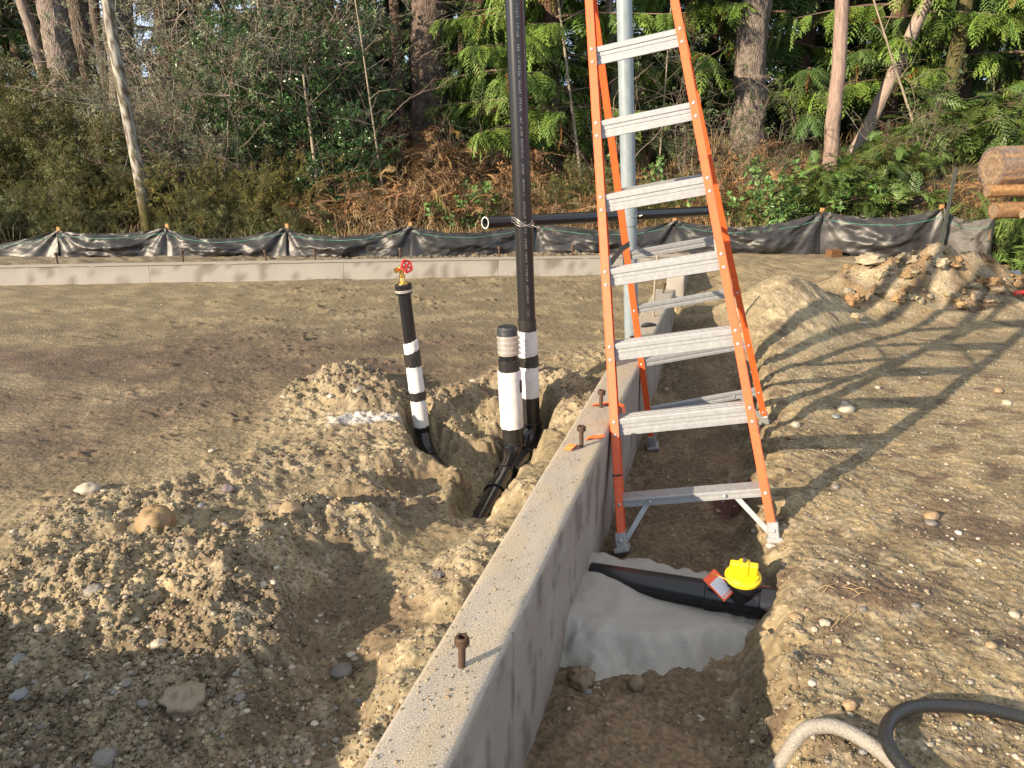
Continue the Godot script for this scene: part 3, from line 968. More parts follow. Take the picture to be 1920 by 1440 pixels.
func build_pipes() -> void:
	# --- tall vent stack
	var st := thing("vent_stack", "tall black plastic pipe rising out of the picture, white foam bands near its foot", "pipe", Vector3(.10, -.15, -3.62))
	var o: Vector3 = st.position
	var f := func(y: float) -> Vector3: return Vector3(.0924 - .0438 * y, y, -3.62) - o
	var pm := grain(mat(Color(1, 1, 1), .27), TX.soft, 3.0)
	pm.uv1_triplanar = false
	pm.albedo_texture = print_texture(0, 5)
	pm.uv1_scale = Vector3(1, .46, 1)
	pipe_part("pipe", st, along(f.call(-.07), f.call(2.75), 24), .0415, pm, 32, true, .52)
	pipe_part("elbow", st, bezier([f.call(-.06), f.call(-.125), Vector3(.085, -.165, -3.56) - o, Vector3(.055, -.165, -3.44) - o], 10), .0465, M.abs)
	pipe_part("lateral", st, along(Vector3(.062, -.165, -3.47) - o, Vector3(.0, -.17, -3.22) - o, 3), .0415, M.abs)
	ring("elbow_hub", st, f.call(-.085), Vector3.UP, .0515, .012, .06, M.abs)
	sleeve("foam_wrap", st, f.call(.075), f.call(.41), .0475, .0025, M.foam, 1.0)
	sleeve("tape_band", st, f.call(.395), f.call(.462), .0445, .004, M.tape, 2.0)
	sleeve("tape_band", st, f.call(.232), f.call(.286), .0495, .0025, M.tape, 3.0, .008)
	sleeve("tape_band", st, f.call(-.055), f.call(.082), .0455, .004, M.tape, 4.0)
	# --- capped riser
	var cp := thing("capped_riser", "short black riser with steel banded coupling, wide white foam sleeve and capped top", "pipe", Vector3(.0, -.15, -3.45))
	o = cp.position
	var g := func(y: float) -> Vector3: return Vector3(-.0005 - .048 * y, y, -3.45) - o
	pipe_part("pipe", cp, along(g.call(-.10), g.call(.44), 6), .043, M.abs)
	pipe_part("elbow", cp, bezier([g.call(-.09), g.call(-.155), Vector3(-.005, -.175, -3.36) - o, Vector3(-.035, -.16, -3.20) - o], 10), .0475, M.abs)
	pipe_part("lateral", cp, along(Vector3(-.02, -.16, -3.26) - o, Vector3(-.205, -.170, -2.40) - o, 6), .043, M.abs)
	ring("elbow_hub", cp, g.call(-.12), Vector3.UP, .053, .012, .05, M.abs)
	ring("lateral_hub", cp, Vector3(-.0695, -.1627, -3.03) - o, Vector3(-.215, -.012, .977), .051, .012, .05, M.abs)
	sleeve("foam_wrap", cp, g.call(-.02), g.call(.26), .055, .003, M.foam, 5.0)
	sleeve("tape_band", cp, g.call(.245), g.call(.312), .0495, .004, M.tape, 6.0)
	sleeve("tape_band", cp, g.call(-.09), g.call(-.01), .0485, .004, M.tape, 7.0)
	var mb := MB.new()
	mb.lathe([Vector2(.045, .42), Vector2(.0475, .425), Vector2(.0475, .462), Vector2(.042, .470), Vector2(.0005, .470)], g.call(0.0), Vector3(-.048, 1, 0), 28)
	part("cap", mb.mesh(grain(mat(lin(.05, .055, .07), .3), TX.streak, 9.0, TX.fineh, .1)), cp)
	mb = MB.new()
	mb.lathe([Vector2(.044, .338), Vector2(.0485, .338), Vector2(.0485, .430), Vector2(.044, .430)], g.call(0.0), Vector3(-.048, 1, 0), 32)
	part("coupling_shield", mb.mesh(M.steel), cp)
	for k in 4:
		var yb: float = .349 + k * .0235
		ring("clamp_band", cp, g.call(yb), Vector3(-.048, 1, 0), .0508, .003, .0115, M.steel)
		mb = MB.new()
		mb.box(g.call(yb) + Vector3(.050, 0, .012), Vector3(.016, .013, .022), Basis(Vector3.UP, .2), .002)
		part("clamp_screw", mb.mesh(M.steel), cp)
	mb = MB.new()
	for k in 5:
		var a0: float = .62 - k * .10
		var a1: float = .62 - (k + 1) * .10
		var c0: Vector3 = g.call(.158)
		var c1: Vector3 = g.call(.218)
		var e0 := Vector3(cos(a0), 0, sin(a0)) * .0575
		var e1 := Vector3(cos(a1), 0, sin(a1)) * .0575
		mb.quad(c0 + e0, c0 + e1, c1 + e1, c1 + e0)
	part("tape_patch", mb.mesh(M.tape), cp)
	# --- hose-bib riser
	var vr := thing("faucet_riser", "leaning thin black riser with white foam bands and a red-handled brass tap", "pipe", Vector3(-.42, -.14, -3.49))
	o = vr.position
	var v := func(y: float) -> Vector3: return Vector3(-.4425 - .0865 * y - .02 * maxf(0.0, -y) * 0.0, y, -3.5) - o
	pipe_part("pipe", vr, along(v.call(-.05), v.call(.63), 6), .030, M.abs)
	pipe_part("elbow", vr, bezier([v.call(-.04), v.call(-.10), Vector3(-.415, -.14, -3.46) - o, Vector3(-.375, -.15, -3.36) - o], 8), .0335, M.abs)
	pipe_part("lateral", vr, bezier([Vector3(-.385, -.148, -3.385) - o, Vector3(-.30, -.160, -3.20) - o, Vector3(-.18, -.165, -3.00) - o, Vector3(-.10, -.18, -2.88) - o], 8), .029, M.abs)
	ring("elbow_hub", vr, v.call(-.055), Vector3(-.0865, 1, 0), .037, .009, .035, M.abs)
	sleeve("foam_wrap", vr, v.call(.255), v.call(.386), .0355, .003, M.foam, 8.0, .010)
	sleeve("foam_wrap", vr, v.call(-.035), v.call(.262), .0375, .004, M.foam, 9.0, .006)
	sleeve("tape_band", vr, v.call(.268), v.call(.335), .0395, .005, M.tape, 10.0, .012)
	sleeve("tape_band", vr, v.call(.10), v.call(.142), .0405, .004, M.tape, 11.0)
	mb = MB.new()
	mb.lathe([Vector2(.030, .612), Vector2(.0395, .614), Vector2(.0395, .655), Vector2(.036, .660), Vector2(.0005, .660)], v.call(0.0), Vector3(-.0865, 1, 0), 28)
	part("rubber_cap", mb.mesh(M.abs), vr)
	ring("hose_clamp", vr, v.call(.627), Vector3(-.0865, 1, .05), .0415, .004, .012, M.steel)
	mb = MB.new()
	mb.lathe([Vector2(.026, .660), Vector2(.026, .665), Vector2(.014, .672), Vector2(.0125, .690), Vector2(.0145, .694), Vector2(.0145, .700), Vector2(.011, .702), Vector2(.011, .715), Vector2(.015, .722), Vector2(.015, .738), Vector2(.009, .745), Vector2(.0005, .747)], v.call(0.0), Vector3(-.0865, 1, 0), 20)
	var bc: Vector3 = v.call(.722)
	mb.tube([bc, bc + Vector3(-.012, .002, .010), bc + Vector3(-.022, -.001, .022)], [.010, .010, .013], 14)
	mb.tube([bc, bc + Vector3(.016, .010, -.004)], [.009, .007], 12)
	var body := part("brass_tap", mb.mesh(M.brass), vr)
	mb = MB.new()
	var hc := bc + Vector3(.026, .016, .000)
	var hn := Vector3(.62, .38, .68).normalized()
	var hx := hn.cross(Vector3.UP).normalized()
	var hy := hn.cross(hx)
	var loop: Array = []
	var lr: Array = []
	for k in 41:
		var a := TAU * k / 40.0
		loop.append(hc + (hx * cos(a) + hy * sin(a)) * (.0265 + .0025 * cos(a * 5.0)))
		lr.append(.0052)
	mb.tube(loop, lr, 8, false)
	for k in 5:
		var a := TAU * k / 5.0
		mb.tube([hc, hc + (hx * cos(a) + hy * sin(a)) * .026], [.0045, .004], 6)
	mb.lathe([Vector2(.0005, -.006), Vector2(.009, -.006), Vector2(.009, .005), Vector2(.0005, .006)], hc, hn, 12)
	part("hand_wheel", mb.mesh(M.red), body)
	# --- grey conduit post
	var gb := Vector3(.707, .03, -4.35)
	var ps := thing("conduit_post", "pale grey plastic conduit standing behind the ladder", "post", gb)
	var gd := Vector3(.579 - .704, 1.97 - .137, 0.0).normalized()
	pipe_part("conduit", ps, along(-gd * .1, gd * 2.95, 10), .0405, M.pvc, 28)
	var hb := MB.new()
	hb.lathe([Vector2(.041, .80), Vector2(.0445, .805), Vector2(.0445, .925), Vector2(.0425, .93), Vector2(.0405, .93)], Vector3.ZERO, gd, 28)
	part("bell_joint", hb.mesh(M.pvc), ps)
	# --- horizontal pipe tied across
	var h0 := Vector3(-.128, .908, -3.745)
	var h1 := Vector3(1.20, .872, -4.82)
	var hz := thing("cross_pipe", "open-ended black pipe tied level across the tall stack and behind the grey post", "pipe", h0)
	mb = MB.new()
	var hd := (h1 - h0).normalized()
	mb.lathe([Vector2(.024, .18), Vector2(.024, .0), Vector2(.029, .0)], Vector3.ZERO, hd, 28)
	part("bore", mb.mesh(grain(mat(lin(.09, .088, .085), .5), TX.soft, 3.0)), hz)
	mb = MB.new()
	mb.tube(along(Vector3.ZERO, h1 - h0, 6), [.0295, .0295, .0295, .0295, .0295, .0295, .0295], 28, false)
	part("pipe", mb.mesh(M.abs), hz)
	mb = MB.new()
	mb.lathe([Vector2(.0235, -.0015), Vector2(.0292, -.0015)], Vector3.ZERO, hd, 28)
	part("cut_rim", mb.mesh(mat(lin(.40, .40, .40), .6)), hz)
	# --- tie wire round stack and cross pipe
	mb = MB.new()
	var sc := Vector3(.0924 - .0438 * .915, .915, -3.62)
	for k in 4:
		var lp: Array = []
		var rr: Array = []
		for i in 27:
			var a := TAU * i / 26.0
			var e := Vector3(cos(a) * .0445, 0, sin(a) * .0445)
			e.y = .030 * sin(a * .5 + k * .5 + 2.2) * cos(a) + rf(-.001, .001) + (k - 1.5) * .004
			if e.z < 0.0: e.z -= .068 * sin(-a)
			lp.append(sc + e + Vector3(-.01 if e.z < 0.0 else 0.0, 0, 0))
			rr.append(.0011)
		mb.tube(lp, rr, 5, false)
	mb.tube([sc + Vector3(.040, -.004, .026), sc + Vector3(.052, .004, .03), sc + Vector3(.034, .022, .045)], [.0012, .0012, .001], 5)
	mb.tube([sc + Vector3(.040, -.004, .026), sc + Vector3(.060, -.010, .034)], [.0012, .001], 5)
	tag(part("tie_wire", mb.mesh(M.wire), self), "thin bright wire binding the cross pipe to the tall stack", "wire")
	mb = MB.new()
	var pc := Vector3(.6585, .885, -4.35)
	var lp2: Array = []
	var rr2: Array = []
	for i in 31:
		var a := TAU * i / 30.0
		var e := Vector3(cos(a) * .0465, .004 * sin(a * 2.0), sin(a) * .0465)
		if e.z < 0.0: e.z -= .095 * sin(-a)
		lp2.append(pc + e)
		rr2.append(.0014)
	mb.tube(lp2, rr2, 5, false)
	mb.tube([pc + Vector3(.045, 0, .012), pc + Vector3(.06, .006, .02)], [.004, .003], 6)
	tag(part("tie_wire", mb.mesh(M.wire), self), "wire loop holding the cross pipe against the grey post", "wire")
	# --- yellow-capped drain in the trench
	var d0 := at_us(1.425, .015, -.262)
	var d1 := at_us(1.365, .665, -.228)
	var dr := thing("drain_pipe", "black drain pipe half sunk in grey sand with yellow capped fitting", "pipe", d1)
	var dd := (d1 - d0).normalized()
	pipe_part("pipe", dr, along(d0 - d1, -dd * .17, 6), .052, M.abs, 32)
	var up := (Vector3.UP - dd * dd.y + Vector3(0, 0, .18)).normalized()
	mb = MB.new()
	mb.lathe([Vector2(.050, -.235), Vector2(.058, -.235), Vector2(.060, -.232), Vector2(.060, -.165), Vector2(.056, -.160), Vector2(.056, -.055), Vector2(.062, -.050), Vector2(.062, -.002), Vector2(.060, .0), Vector2(.054, .0), Vector2(.054, -.05)], Vector3.ZERO, dd, 36)
	var tc := -dd * .118
	mb.lathe([Vector2(.052, .0), Vector2(.052, .075), Vector2(.058, .08), Vector2(.058, .104), Vector2(.050, .104)], tc, up, 32)
	var tee := part("tee_fitting", mb.mesh(M.abs), dr)
	mb = MB.new()
	mb.lathe([Vector2(.05, .098), Vector2(.0605, .098), Vector2(.0605, .108), Vector2(.055, .113), Vector2(.052, .120), Vector2(.0005, .121)], tc, up, 36)
	var cap := part("yellow_cap", mb.mesh(M.yellow), tee)
	tag(cap, "bright yellow test cap with a raised grip bar")
	mb = MB.new()
	var side := dd
	var fr := up.cross(side).normalized()
	var gb2 := Basis(side, up, side.cross(up))
	mb.box(tc + up * .140, Vector3(.092, .042, .026), gb2, .004)
	mb.box(tc + up * .142, Vector3(.036, .050, .040), gb2, .005)
	part("grip", mb.mesh(M.yellow), tee)
	mb = MB.new()
	mb.tube([tc + up * .163, tc + up * .180], [.007, .0065], 10)
	part("stem", mb.mesh(M.dark_steel), tee)
	# small raised marks round the cap
	mb = MB.new()
	for k in 12:
		var a := 0.95 + k * .105
		var e := (side * cos(a) + side.cross(up) * sin(a))
		mb.box(tc + up * .1195 + e * .044, Vector3(.0035, .003, .005), Basis(e.cross(up), up, e), 0.0)
	part("raised_marks", mb.mesh(mat(lin(.60, .40, .0), .5)), tee)
	# warning tag on a loop
	var tg := tc + up * .088 - dd * .072 + side.cross(up) * .044
	var tgo := thing("warning_tag", "orange-edged plastic warning tag tied to the yellow cap", "tag", d1 + tg)
	var tn := Vector3(.10, .74, .66).normalized()
	var tx := (Vector3(.58, -.50, .45) - tn * Vector3(.58, -.50, .45).dot(tn)).normalized()
	var tb := Basis(tn.cross(tx).normalized(), tx, tn)
	mb = MB.new()
	mb.box(Vector3.ZERO, Vector3(.060, .098, .0016), tb, .0006)
	part("card", mb.mesh(mat(lin(.80, .10, .03), .4)), tgo)
	mb = MB.new()
	var hx2 := tb.x * .024
	var c2 := tn * .0014 + tb.y * .010
	mb.quad(c2 - hx2 + tb.y * .032, c2 + hx2 + tb.y * .032, c2 + hx2 - tb.y * .032, c2 - hx2 - tb.y * .032)
	for i in mb.n.size(): mb.n[i] = tn
	var pmn := mat(Color(1, 1, 1), .35)
	pmn.albedo_texture = tag_print()
	pmn.cull_mode = BaseMaterial3D.CULL_DISABLED
	part("printed_panel", mb.mesh(pmn), tgo)
	mb = MB.new()
	var lp3 := bezier([-tb.y * .044 + tn * .002, -tb.y * .06 + tn * .02, tc + up * .108 + side.cross(up) * .05 - tg + Vector3(-.03, .01, 0), tc + up * .110 - side * .02 + side.cross(up) * .054 - tg], 12)
	var rr3: Array = []
	for i in lp3.size(): rr3.append(.0016)
	mb.tube(lp3, rr3, 6)
	part("cable_tie", mb.mesh(mat(lin(.75, .45, .08), .4)), tgo)
	# dark pipe stub through the wall
	mb = MB.new()
	mb.lathe([Vector2(.03, 0), Vector2(.045, .0), Vector2(.045, -.02)], at_us(2.62, .006, -.10), Vector3(WR.x, 0, WR.y), 24)
	mb.lathe([Vector2(.0005, .001), Vector2(.031, .001)], at_us(2.62, .004, -.10), Vector3(-WR.x, 0, -WR.y), 24)
	tag(part("wall_sleeve", mb.mesh(M.rubber), self), "black pipe sleeve let into the wall face behind the ladder's left rail", "sleeve")

# lines of fine print, too small in the picture to read
func tag_print() -> ImageTexture:
	var r := RandomNumberGenerator.new()
	r.seed = 4
	var im := Image.create_empty(96, 128, false, Image.FORMAT_RGB8)
	im.fill(Color(.86, .87, .9))
	im.fill_rect(Rect2i(6, 6, 84, 14), Color(.8, .25, .2))
	for k in 5: im.fill_rect(Rect2i(18 + k * 13, 10, 8, 6), Color(.95, .93, .93))
	for row in 9:
		var x := 8
		while x < 84:
			var w := r.randi_range(4, 13)
			im.fill_rect(Rect2i(x, 28 + row * 11, mini(w, 88 - x), 4), Color(.42, .46, .62))
			x += w + 3
	return ImageTexture.create_from_image(im)

# ---------------------------------------------------------------- stepladder
func hw(y: float) -> float: return .2832 - .0174 * (y - .183) / .305

func rivet(parent: Node3D, p: Vector3, ndir: Vector3, r := .0072) -> void:
	var mb := MB.new()
	mb.lathe([Vector2(r, 0), Vector2(r * .92, r * .32), Vector2(r * .55, r * .58), Vector2(.0003, r * .66)], p, ndir, 12)
	part("rivet", mb.mesh(M.alu), parent)

func build_ladder() -> void:
	var B := Basis(Vector3(.9605, .1877, .2055), Vector3(-.1116, .9361, -.3335), Vector3(-.255, .2974, .9201)).orthonormalized()
	var o := Vector3(.7039, -.0648, -2.7575) + B * Vector3(0, -.183, 0)
	var ld := thing("stepladder", "orange fibreglass stepladder with aluminium steps straddling the trench", "ladder", o)
	ld.transform = Transform3D(B, o)
	var top := 2.44
	var rails := {}
	for s in [-1.0, 1.0]:
		var mb := MB.new()
		var pr: Array = [Vector2(-.016, 0), Vector2(.014, 0), Vector2(.0172, -.003), Vector2(.0172, -.072), Vector2(.014, -.075), Vector2(-.014, -.075), Vector2(-.014, -.071), Vector2(.0128, -.071), Vector2(.0128, -.0045), Vector2(-.016, -.0045)]
		var ax := Vector3(s, 0, 0)
		mb.sweep(pr, Vector3(s * hw(.02), .02, 0), Vector3(s * hw(top), top, 0), ax, Vector3(0, 0, 1))
		var rail := part("rail", mb.mesh(M.orange), ld)
		tag(rail, "orange front rail")
		rails[s] = rail
		for k in 7:
			var y := .183 + .305 * k
			if k == 0: rivet(rail, Vector3(s * hw(y), y, 0), Vector3(0, 0, 1))
			else:
				for d in [-.026, .027]: rivet(rail, Vector3(s * hw(y + d), y + d, 0), Vector3(0, 0, 1))
		rivet(rail, Vector3(s * hw(.03), .03, 0), Vector3(0, 0, 1), .008)
	# steps: channel profile held level
	var Y := Vector3(0, .953, .303)
	var Z := Vector3(0, -.303, .953)
	for k in 7:
		var y := .183 + .305 * k
		var mb := MB.new()
		var pf: Array
		var oy := .034
		if k == 0:
			pf = [Vector2(-.001, -.002), Vector2(-.001, -.012), Vector2(-.005, -.014), Vector2(-.005, -.022), Vector2(-.001, -.024), Vector2(-.001, -.034), Vector2(-.006, -.034), Vector2(-.008, -.004), Vector2(-.070, -.004), Vector2(-.070, -.03), Vector2(-.073, -.03), Vector2(-.073, 0), Vector2(-.003, 0)]
			oy = .017
		else:
			pf = [Vector2(-.001, -.003), Vector2(-.001, -.020), Vector2(-.0065, -.0235), Vector2(-.0065, -.032), Vector2(-.0035, -.0335), Vector2(-.0035, -.0365), Vector2(-.0065, -.038), Vector2(-.0065, -.0465), Vector2(-.001, -.050), Vector2(-.001, -.068), Vector2(-.004, -.070), Vector2(-.010, -.070), Vector2(-.010, -.004), Vector2(-.076, -.004), Vector2(-.076, -.045), Vector2(-.079, -.045), Vector2(-.079, .0), Vector2(-.066, 0), Vector2(-.065, .0015), Vector2(-.055, .0015), Vector2(-.054, 0), Vector2(-.044, 0), Vector2(-.043, .0015), Vector2(-.033, .0015), Vector2(-.032, 0), Vector2(-.022, 0), Vector2(-.021, .0015), Vector2(-.011, .0015), Vector2(-.010, 0), Vector2(-.004, 0)]
		var c := Vector3(0, y + oy, -.0065)
		var w := hw(y) + .009
		mb.sweep(pf, c - Vector3(w, 0, 0), c + Vector3(w, 0, 0), Z, Y)
		var stp := part("step", mb.mesh(M.alu), ld)
		if k == 0:
			for s in [-.16, .13]: rivet(stp, Vector3(s, y + .0, -.0075), Vector3(0, 0, 1))
	# knee braces of the lowest step
	for s in [-1.0, 1.0]:
		var mb := MB.new()
		var a := Vector3(s * .175, .172, -.03)
		var b := Vector3(s * (hw(.03) - .012), .028, -.03)
		var d := (b - a).normalized()
		mb.sweep([Vector2(-.010, -.0015), Vector2(.010, -.0015), Vector2(.010, .0015), Vector2(-.010, .0015)], a, b, d.cross(Vector3(0, 0, 1)), Vector3(0, 0, 1))
		part("knee_brace", mb.mesh(M.alu), ld)
	# rear frame
	var rb := {-1.0: Vector3(-.2227, .1316 + .183, -1.1652), 1.0: Vector3(.389, .1755 + .183, -1.3198)}
	var rt := {-1.0: Vector3(-hw(2.33) + .004, 2.35, -.055), 1.0: Vector3(hw(2.33) - .004, 2.35, -.055)}
	var rdir := {}
	for s in [-1.0, 1.0]:
		var mb := MB.new()
		var d: Vector3 = (rt[s] - rb[s]).normalized()
		rdir[s] = d
		var ax: Vector3 = (Vector3(s, 0, 0) - d * (s * d.x)).normalized()
		var az: Vector3 = ax.cross(d) * s
		if az.z < 0: az = -az
		mb.sweep([Vector2(-.015, .0), Vector2(.016, .0), Vector2(.016, -.05), Vector2(-.013, -.05), Vector2(-.013, -.046), Vector2(.012, -.046), Vector2(.012, -.004), Vector2(-.015, -.004)], rb[s] + d * .03, rt[s], ax, az)
		var rail := part("rail", mb.mesh(M.orange), ld)
		tag(rail, "orange rear rail")
		for t in [.045, .10, .225, .355]: rivet(rail, rb[s].lerp(rt[s], t) + az * .0, az, .0065)
		# boot
		mb = MB.new()
		var bx := Basis(ax * s, d, (ax * s).cross(d))
		mb.box(rb[s] + d * .042 - az * .024, Vector3(.043, .075, .058), bx, .004)
		mb.box(rb[s] + d * .004 - az * .024, Vector3(.062, .020, .070), bx, .004)
		var boot := part("foot", mb.mesh(M.alu_dull), ld)
		mb = MB.new()
		mb.box(rb[s] - d * .010 - az * .024, Vector3(.056, .012, .064), bx, .002)
		part("rubber_pad", mb.mesh(M.rubber), boot)
	for t in [.10, .225, .355, .478, .61, .74, .87]:
		var a: Vector3 = rb[-1.0].lerp(rt[-1.0], t)
		var b: Vector3 = rb[1.0].lerp(rt[1.0], t)
		var d := (b - a).normalized()
		var q: Vector3 = rdir[1.0]
		var az := d.cross(q).normalized()
		if az.z < 0: az = -az
		var uy := az.cross(d)
		if uy.y < 0: uy = -uy
		var mb := MB.new()
		mb.sweep([Vector2(-.001, -.019), Vector2(-.001, -.006), Vector2(-.004, -.004), Vector2(-.004, .004), Vector2(-.001, .006), Vector2(-.001, .019), Vector2(-.026, .019), Vector2(-.026, .016), Vector2(-.006, .016), Vector2(-.006, -.019)], a - az * .004, b - az * .004, az, uy)
		var bar := part("rear_brace", mb.mesh(M.alu_dull), ld)
		if t == .10:
			for f in [.22, .78]: rivet(bar, a.lerp(b, f) - az * .006, az)
	for s in [-1.0, 1.0]:
		var a: Vector3 = rb[-1.0].lerp(rb[1.0], .5 + s * .34).lerp(rt[-1.0].lerp(rt[1.0], .5 + s * .34), .095)
		var b: Vector3 = rb[s] + rdir[s] * .05
		var d := (b - a).normalized()
		var mb := MB.new()
		mb.sweep([Vector2(-.009, -.002), Vector2(.009, -.002), Vector2(.009, .002), Vector2(-.009, .002)], a, b, d.cross(Vector3(0, 0, 1)).normalized(), Vector3(0, 0, 1))
		part("knee_brace", mb.mesh(M.alu), ld)
	# spreaders
	for s in [-1.0, 1.0]:
		var a := Vector3(s * (hw(1.17) - .020), 1.168, -.050)
		var b: Vector3 = rb[s].lerp(rt[s], .505) - Vector3(s * .018, 0, 0)
		var m := a.lerp(b, .52) + Vector3(0, .012, 0)
		for seg in [[a, m], [m, b]]:
			var d: Vector3 = (seg[1] - seg[0]).normalized()
			var mb := MB.new()
			mb.sweep([Vector2(-.002, -.013), Vector2(.002, -.013), Vector2(.002, .013), Vector2(-.002, .013)], seg[0], seg[1], Vector3(1, 0, 0), d.cross(Vector3(1, 0, 0)).normalized())
			part("spreader_bar", mb.mesh(M.dark_steel), ld)
		var mb2 := MB.new()
		mb2.box(a + Vector3(s * .004, -.012, .012), Vector3(.006, .075, .030), Basis.IDENTITY, .001)
		part("spreader_bracket", mb2.mesh(M.alu), ld)
	# front boots
	for s in [-1.0, 1.0]:
		var x: float = s * hw(.02)
		var mb := MB.new()
		mb.box(Vector3(x + s * .002, .034, -.036), Vector3(.042, .072, .082), Basis(Vector3(0, 0, 1), -s * .03), .004)
		mb.box(Vector3(x + s * .004, .000, -.036), Vector3(.060, .022, .090), Basis(Vector3(0, 0, 1), -s * .1), .004)
		var boot := part("foot", mb.mesh(M.alu_dull), ld)
		rivet(boot, Vector3(x + s * .002, .038, .0055), Vector3(0, 0, 1), .009)
		mb = MB.new()
		mb.box(Vector3(x + s * .004, -.014, -.036), Vector3(.056, .012, .086), Basis(Vector3(0, 0, 1), -s * .1), .002)
		part("rubber_pad", mb.mesh(M.rubber), boot)
	var mt := MB.new()
	mt.box(Vector3(0, top + .025, -.045), Vector3(hw(top) * 2.0 + .09, .06, .15), Basis.IDENTITY, .01)
	part("top_cap", mt.mesh(M.orange), ld)
	# black tie on the left front rail
	var rg := MB.new()
	rg.box(Vector3(-hw(.30), .30, .001), Vector3(.040, .007, .006), Basis.IDENTITY, .001)
	rg.box(Vector3(-hw(.30) - .019, .30, -.036), Vector3(.004, .007, .08), Basis.IDENTITY, .001)
	part("black_tie", rg.mesh(M.rubber), rails[-1.0])

# ---------------------------------------------------------------- silt fence
const FENCE := [[-9.2, .34], [-7.2, .38], [-4.72, .40], [-3.577, .435], [-2.346, .435], [-1.053, .45], [.23, .465], [1.749, .475], [3.25, .585], [4.34, .645], [4.70, .60]]
func build_fence() -> void:
	var fn := thing("silt_fence", "sagging black plastic silt fence strung along the forest edge", "fence")
	var nW := noise(2.2, 31, 3)
	for i in FENCE.size():
		var x: float = FENCE[i][0]
		var z := fence_z(x)
		var h: float = FENCE[i][1]
		var g := hgt(x, z - .03)
		var mb := MB.new()
		var tilt := Basis(Vector3(0, 0, 1), rf(-.05, .05))
		mb.box(Vector3(x, (h + .028 + g - .2) * .5, z - .03), Vector3(.036, h + .028 - g + .2, .03), tilt, .002)
		part("stake", mb.mesh(M.stake), fn)
	for i in FENCE.size() - 1:
		var x0: float = FENCE[i][0]
		var x1: float = FENCE[i + 1][0]
		var h0: float = FENCE[i][1]
		var h1: float = FENCE[i + 1][1]
		var mb := MB.new()
		var nx := 56
		var ny := 18
		var L := x1 - x0
		var sag: float = .075 * L if i < 9 else .09
		if i == 6: sag = .10
		if i == 3: sag = .115
		if i == 2: sag = .05
		var st: Array = []
		var flow := rf(-.25, .25)
		for a in nx + 1:
			var t := float(a) / nx
			var x := lerpf(x0, x1, t)
			var z := fence_z(x)
			var g := hgt(x, z + .02) - .03
			var tt := pow(t, 1.0 + flow)
			var hi := lerpf(h0, h1, t) - sag * 4.0 * tt * (1.0 - tt) - .012 * absf(nW.get_noise_2d(x * 3.0, 1.0))
			for b in ny + 1:
				var f := float(b) / ny
				var y := lerpf(g, hi, f)
				# folds fan out from the stake heads and the cloth bellies toward the pad
				var e0 := atan2((h0 - y) * 2.2, maxf(.02, x - x0))
				var e1 := atan2((h1 - y) * 2.2, maxf(.02, x1 - x))
				var k0 := exp(-(x - x0) / .55)
				var k1 := exp(-(x1 - x) / .55)
				var fold := .020 * k0 * sin(e0 * (11.0 + i % 3) + i * 1.3 + 1.5 * nW.get_noise_2d(e0 * 2.0, i * 9.0)) + .020 * k1 * sin(e1 * (10.0 + i % 4) + i * 2.1 + 1.5 * nW.get_noise_2d(e1 * 2.0, i * 7.0))
				var wave := .045 * nW.get_noise_2d(x * 1.6 + y * 2.5, y * 5.0) + .014 * sin((y - hi) * 46.0 + 5.0 * nW.get_noise_2d(x, y)) * sin(t * PI)
				var belly := .16 * sin(f * PI) * sin(t * PI) * (.6 + .6 * nW.get_noise_2d(x * .7, 9.0)) + .07 * (1.0 - f) * (1.0 - f)
				if b == ny: fold *= .4
				mb.vert(Vector3(x, y, z + .012 + fold + wave * sin(t * PI) + belly), Vector3(0, 0, 1), Vector2(t, f))
		for a in nx:
			for b in ny:
				var q := a * (ny + 1) + b
				mb.ix.append_array(PackedInt32Array([q, q + 1, q + ny + 2, q, q + ny + 2, q + ny + 1]))
		mb.smooth()
		if mb.n[ny * 20 + 8].z < 0:
			for k in mb.n.size(): mb.n[k] = -mb.n[k]
		part("fabric_panel", mb.mesh(M.fabric if i < 9 else M.mesh_fabric), fn)
		# green seam cord near the top edge
		var sg := MB.new()
		var pp: Array = []
		var rr: Array = []
		for a in range(1, nx, 3):
			pp.append(mb.v[a * (ny + 1) + ny - 3] + Vector3(0, 0, .004))
			rr.append(.0022)
		sg.tube(pp, rr, 4, false)
		part("seam_cord", sg.mesh(M.string), fn)
	# thin dark steel post by the fence end
	var mb := MB.new()
	var p := Vector3(4.31, hgt(4.31, -7.78), -7.78)
	mb.box(Vector3(0, .40, 0), Vector3(.035, 1.0, .006), Basis(Vector3(0, 0, 1), -.03), .001)
	mb.box(Vector3(0, .40, -.016), Vector3(.006, 1.0, .030), Basis(Vector3(0, 0, 1), -.03), .001)
	tag(part("steel_post", mb.mesh(grain(mat(lin(.10, .12, .11), .6, .3), TX.fine, 5.0)), self, p), "thin dark steel post beside the silt fence near the ferns", "post")

# ---------------------------------------------------------------- small site things
func hose(called: String, pts: Array, r: float, m: Material, label: String) -> void:
	var mb := MB.new()
	var c := Curve3D.new()
	for i in pts.size():
		var a: Vector3 = pts[max(i - 1, 0)]
		var b: Vector3 = pts[min(i + 1, pts.size() - 1)]
		c.add_point(pts[i], (a - b) * .17, (b - a) * .17)
	var bk := c.tessellate_even_length(6, .025)
	var path: Array = []
	var rad: Array = []
	for p in bk:
		var y: float = maxf(p.y, hgt(p.x, p.z) + r * .85) if called == "grey_hose" else p.y
		path.append(Vector3(p.x, y, p.z))
		rad.append(r)
	for k in 3:
		for i in range(1, path.size() - 1): path[i] = (path[i - 1] + path[i] * 2.0 + path[i + 1]) * .25
	mb.tube(path, rad, 18)
	tag(part(called, mb.mesh(m), self), label, "hose")

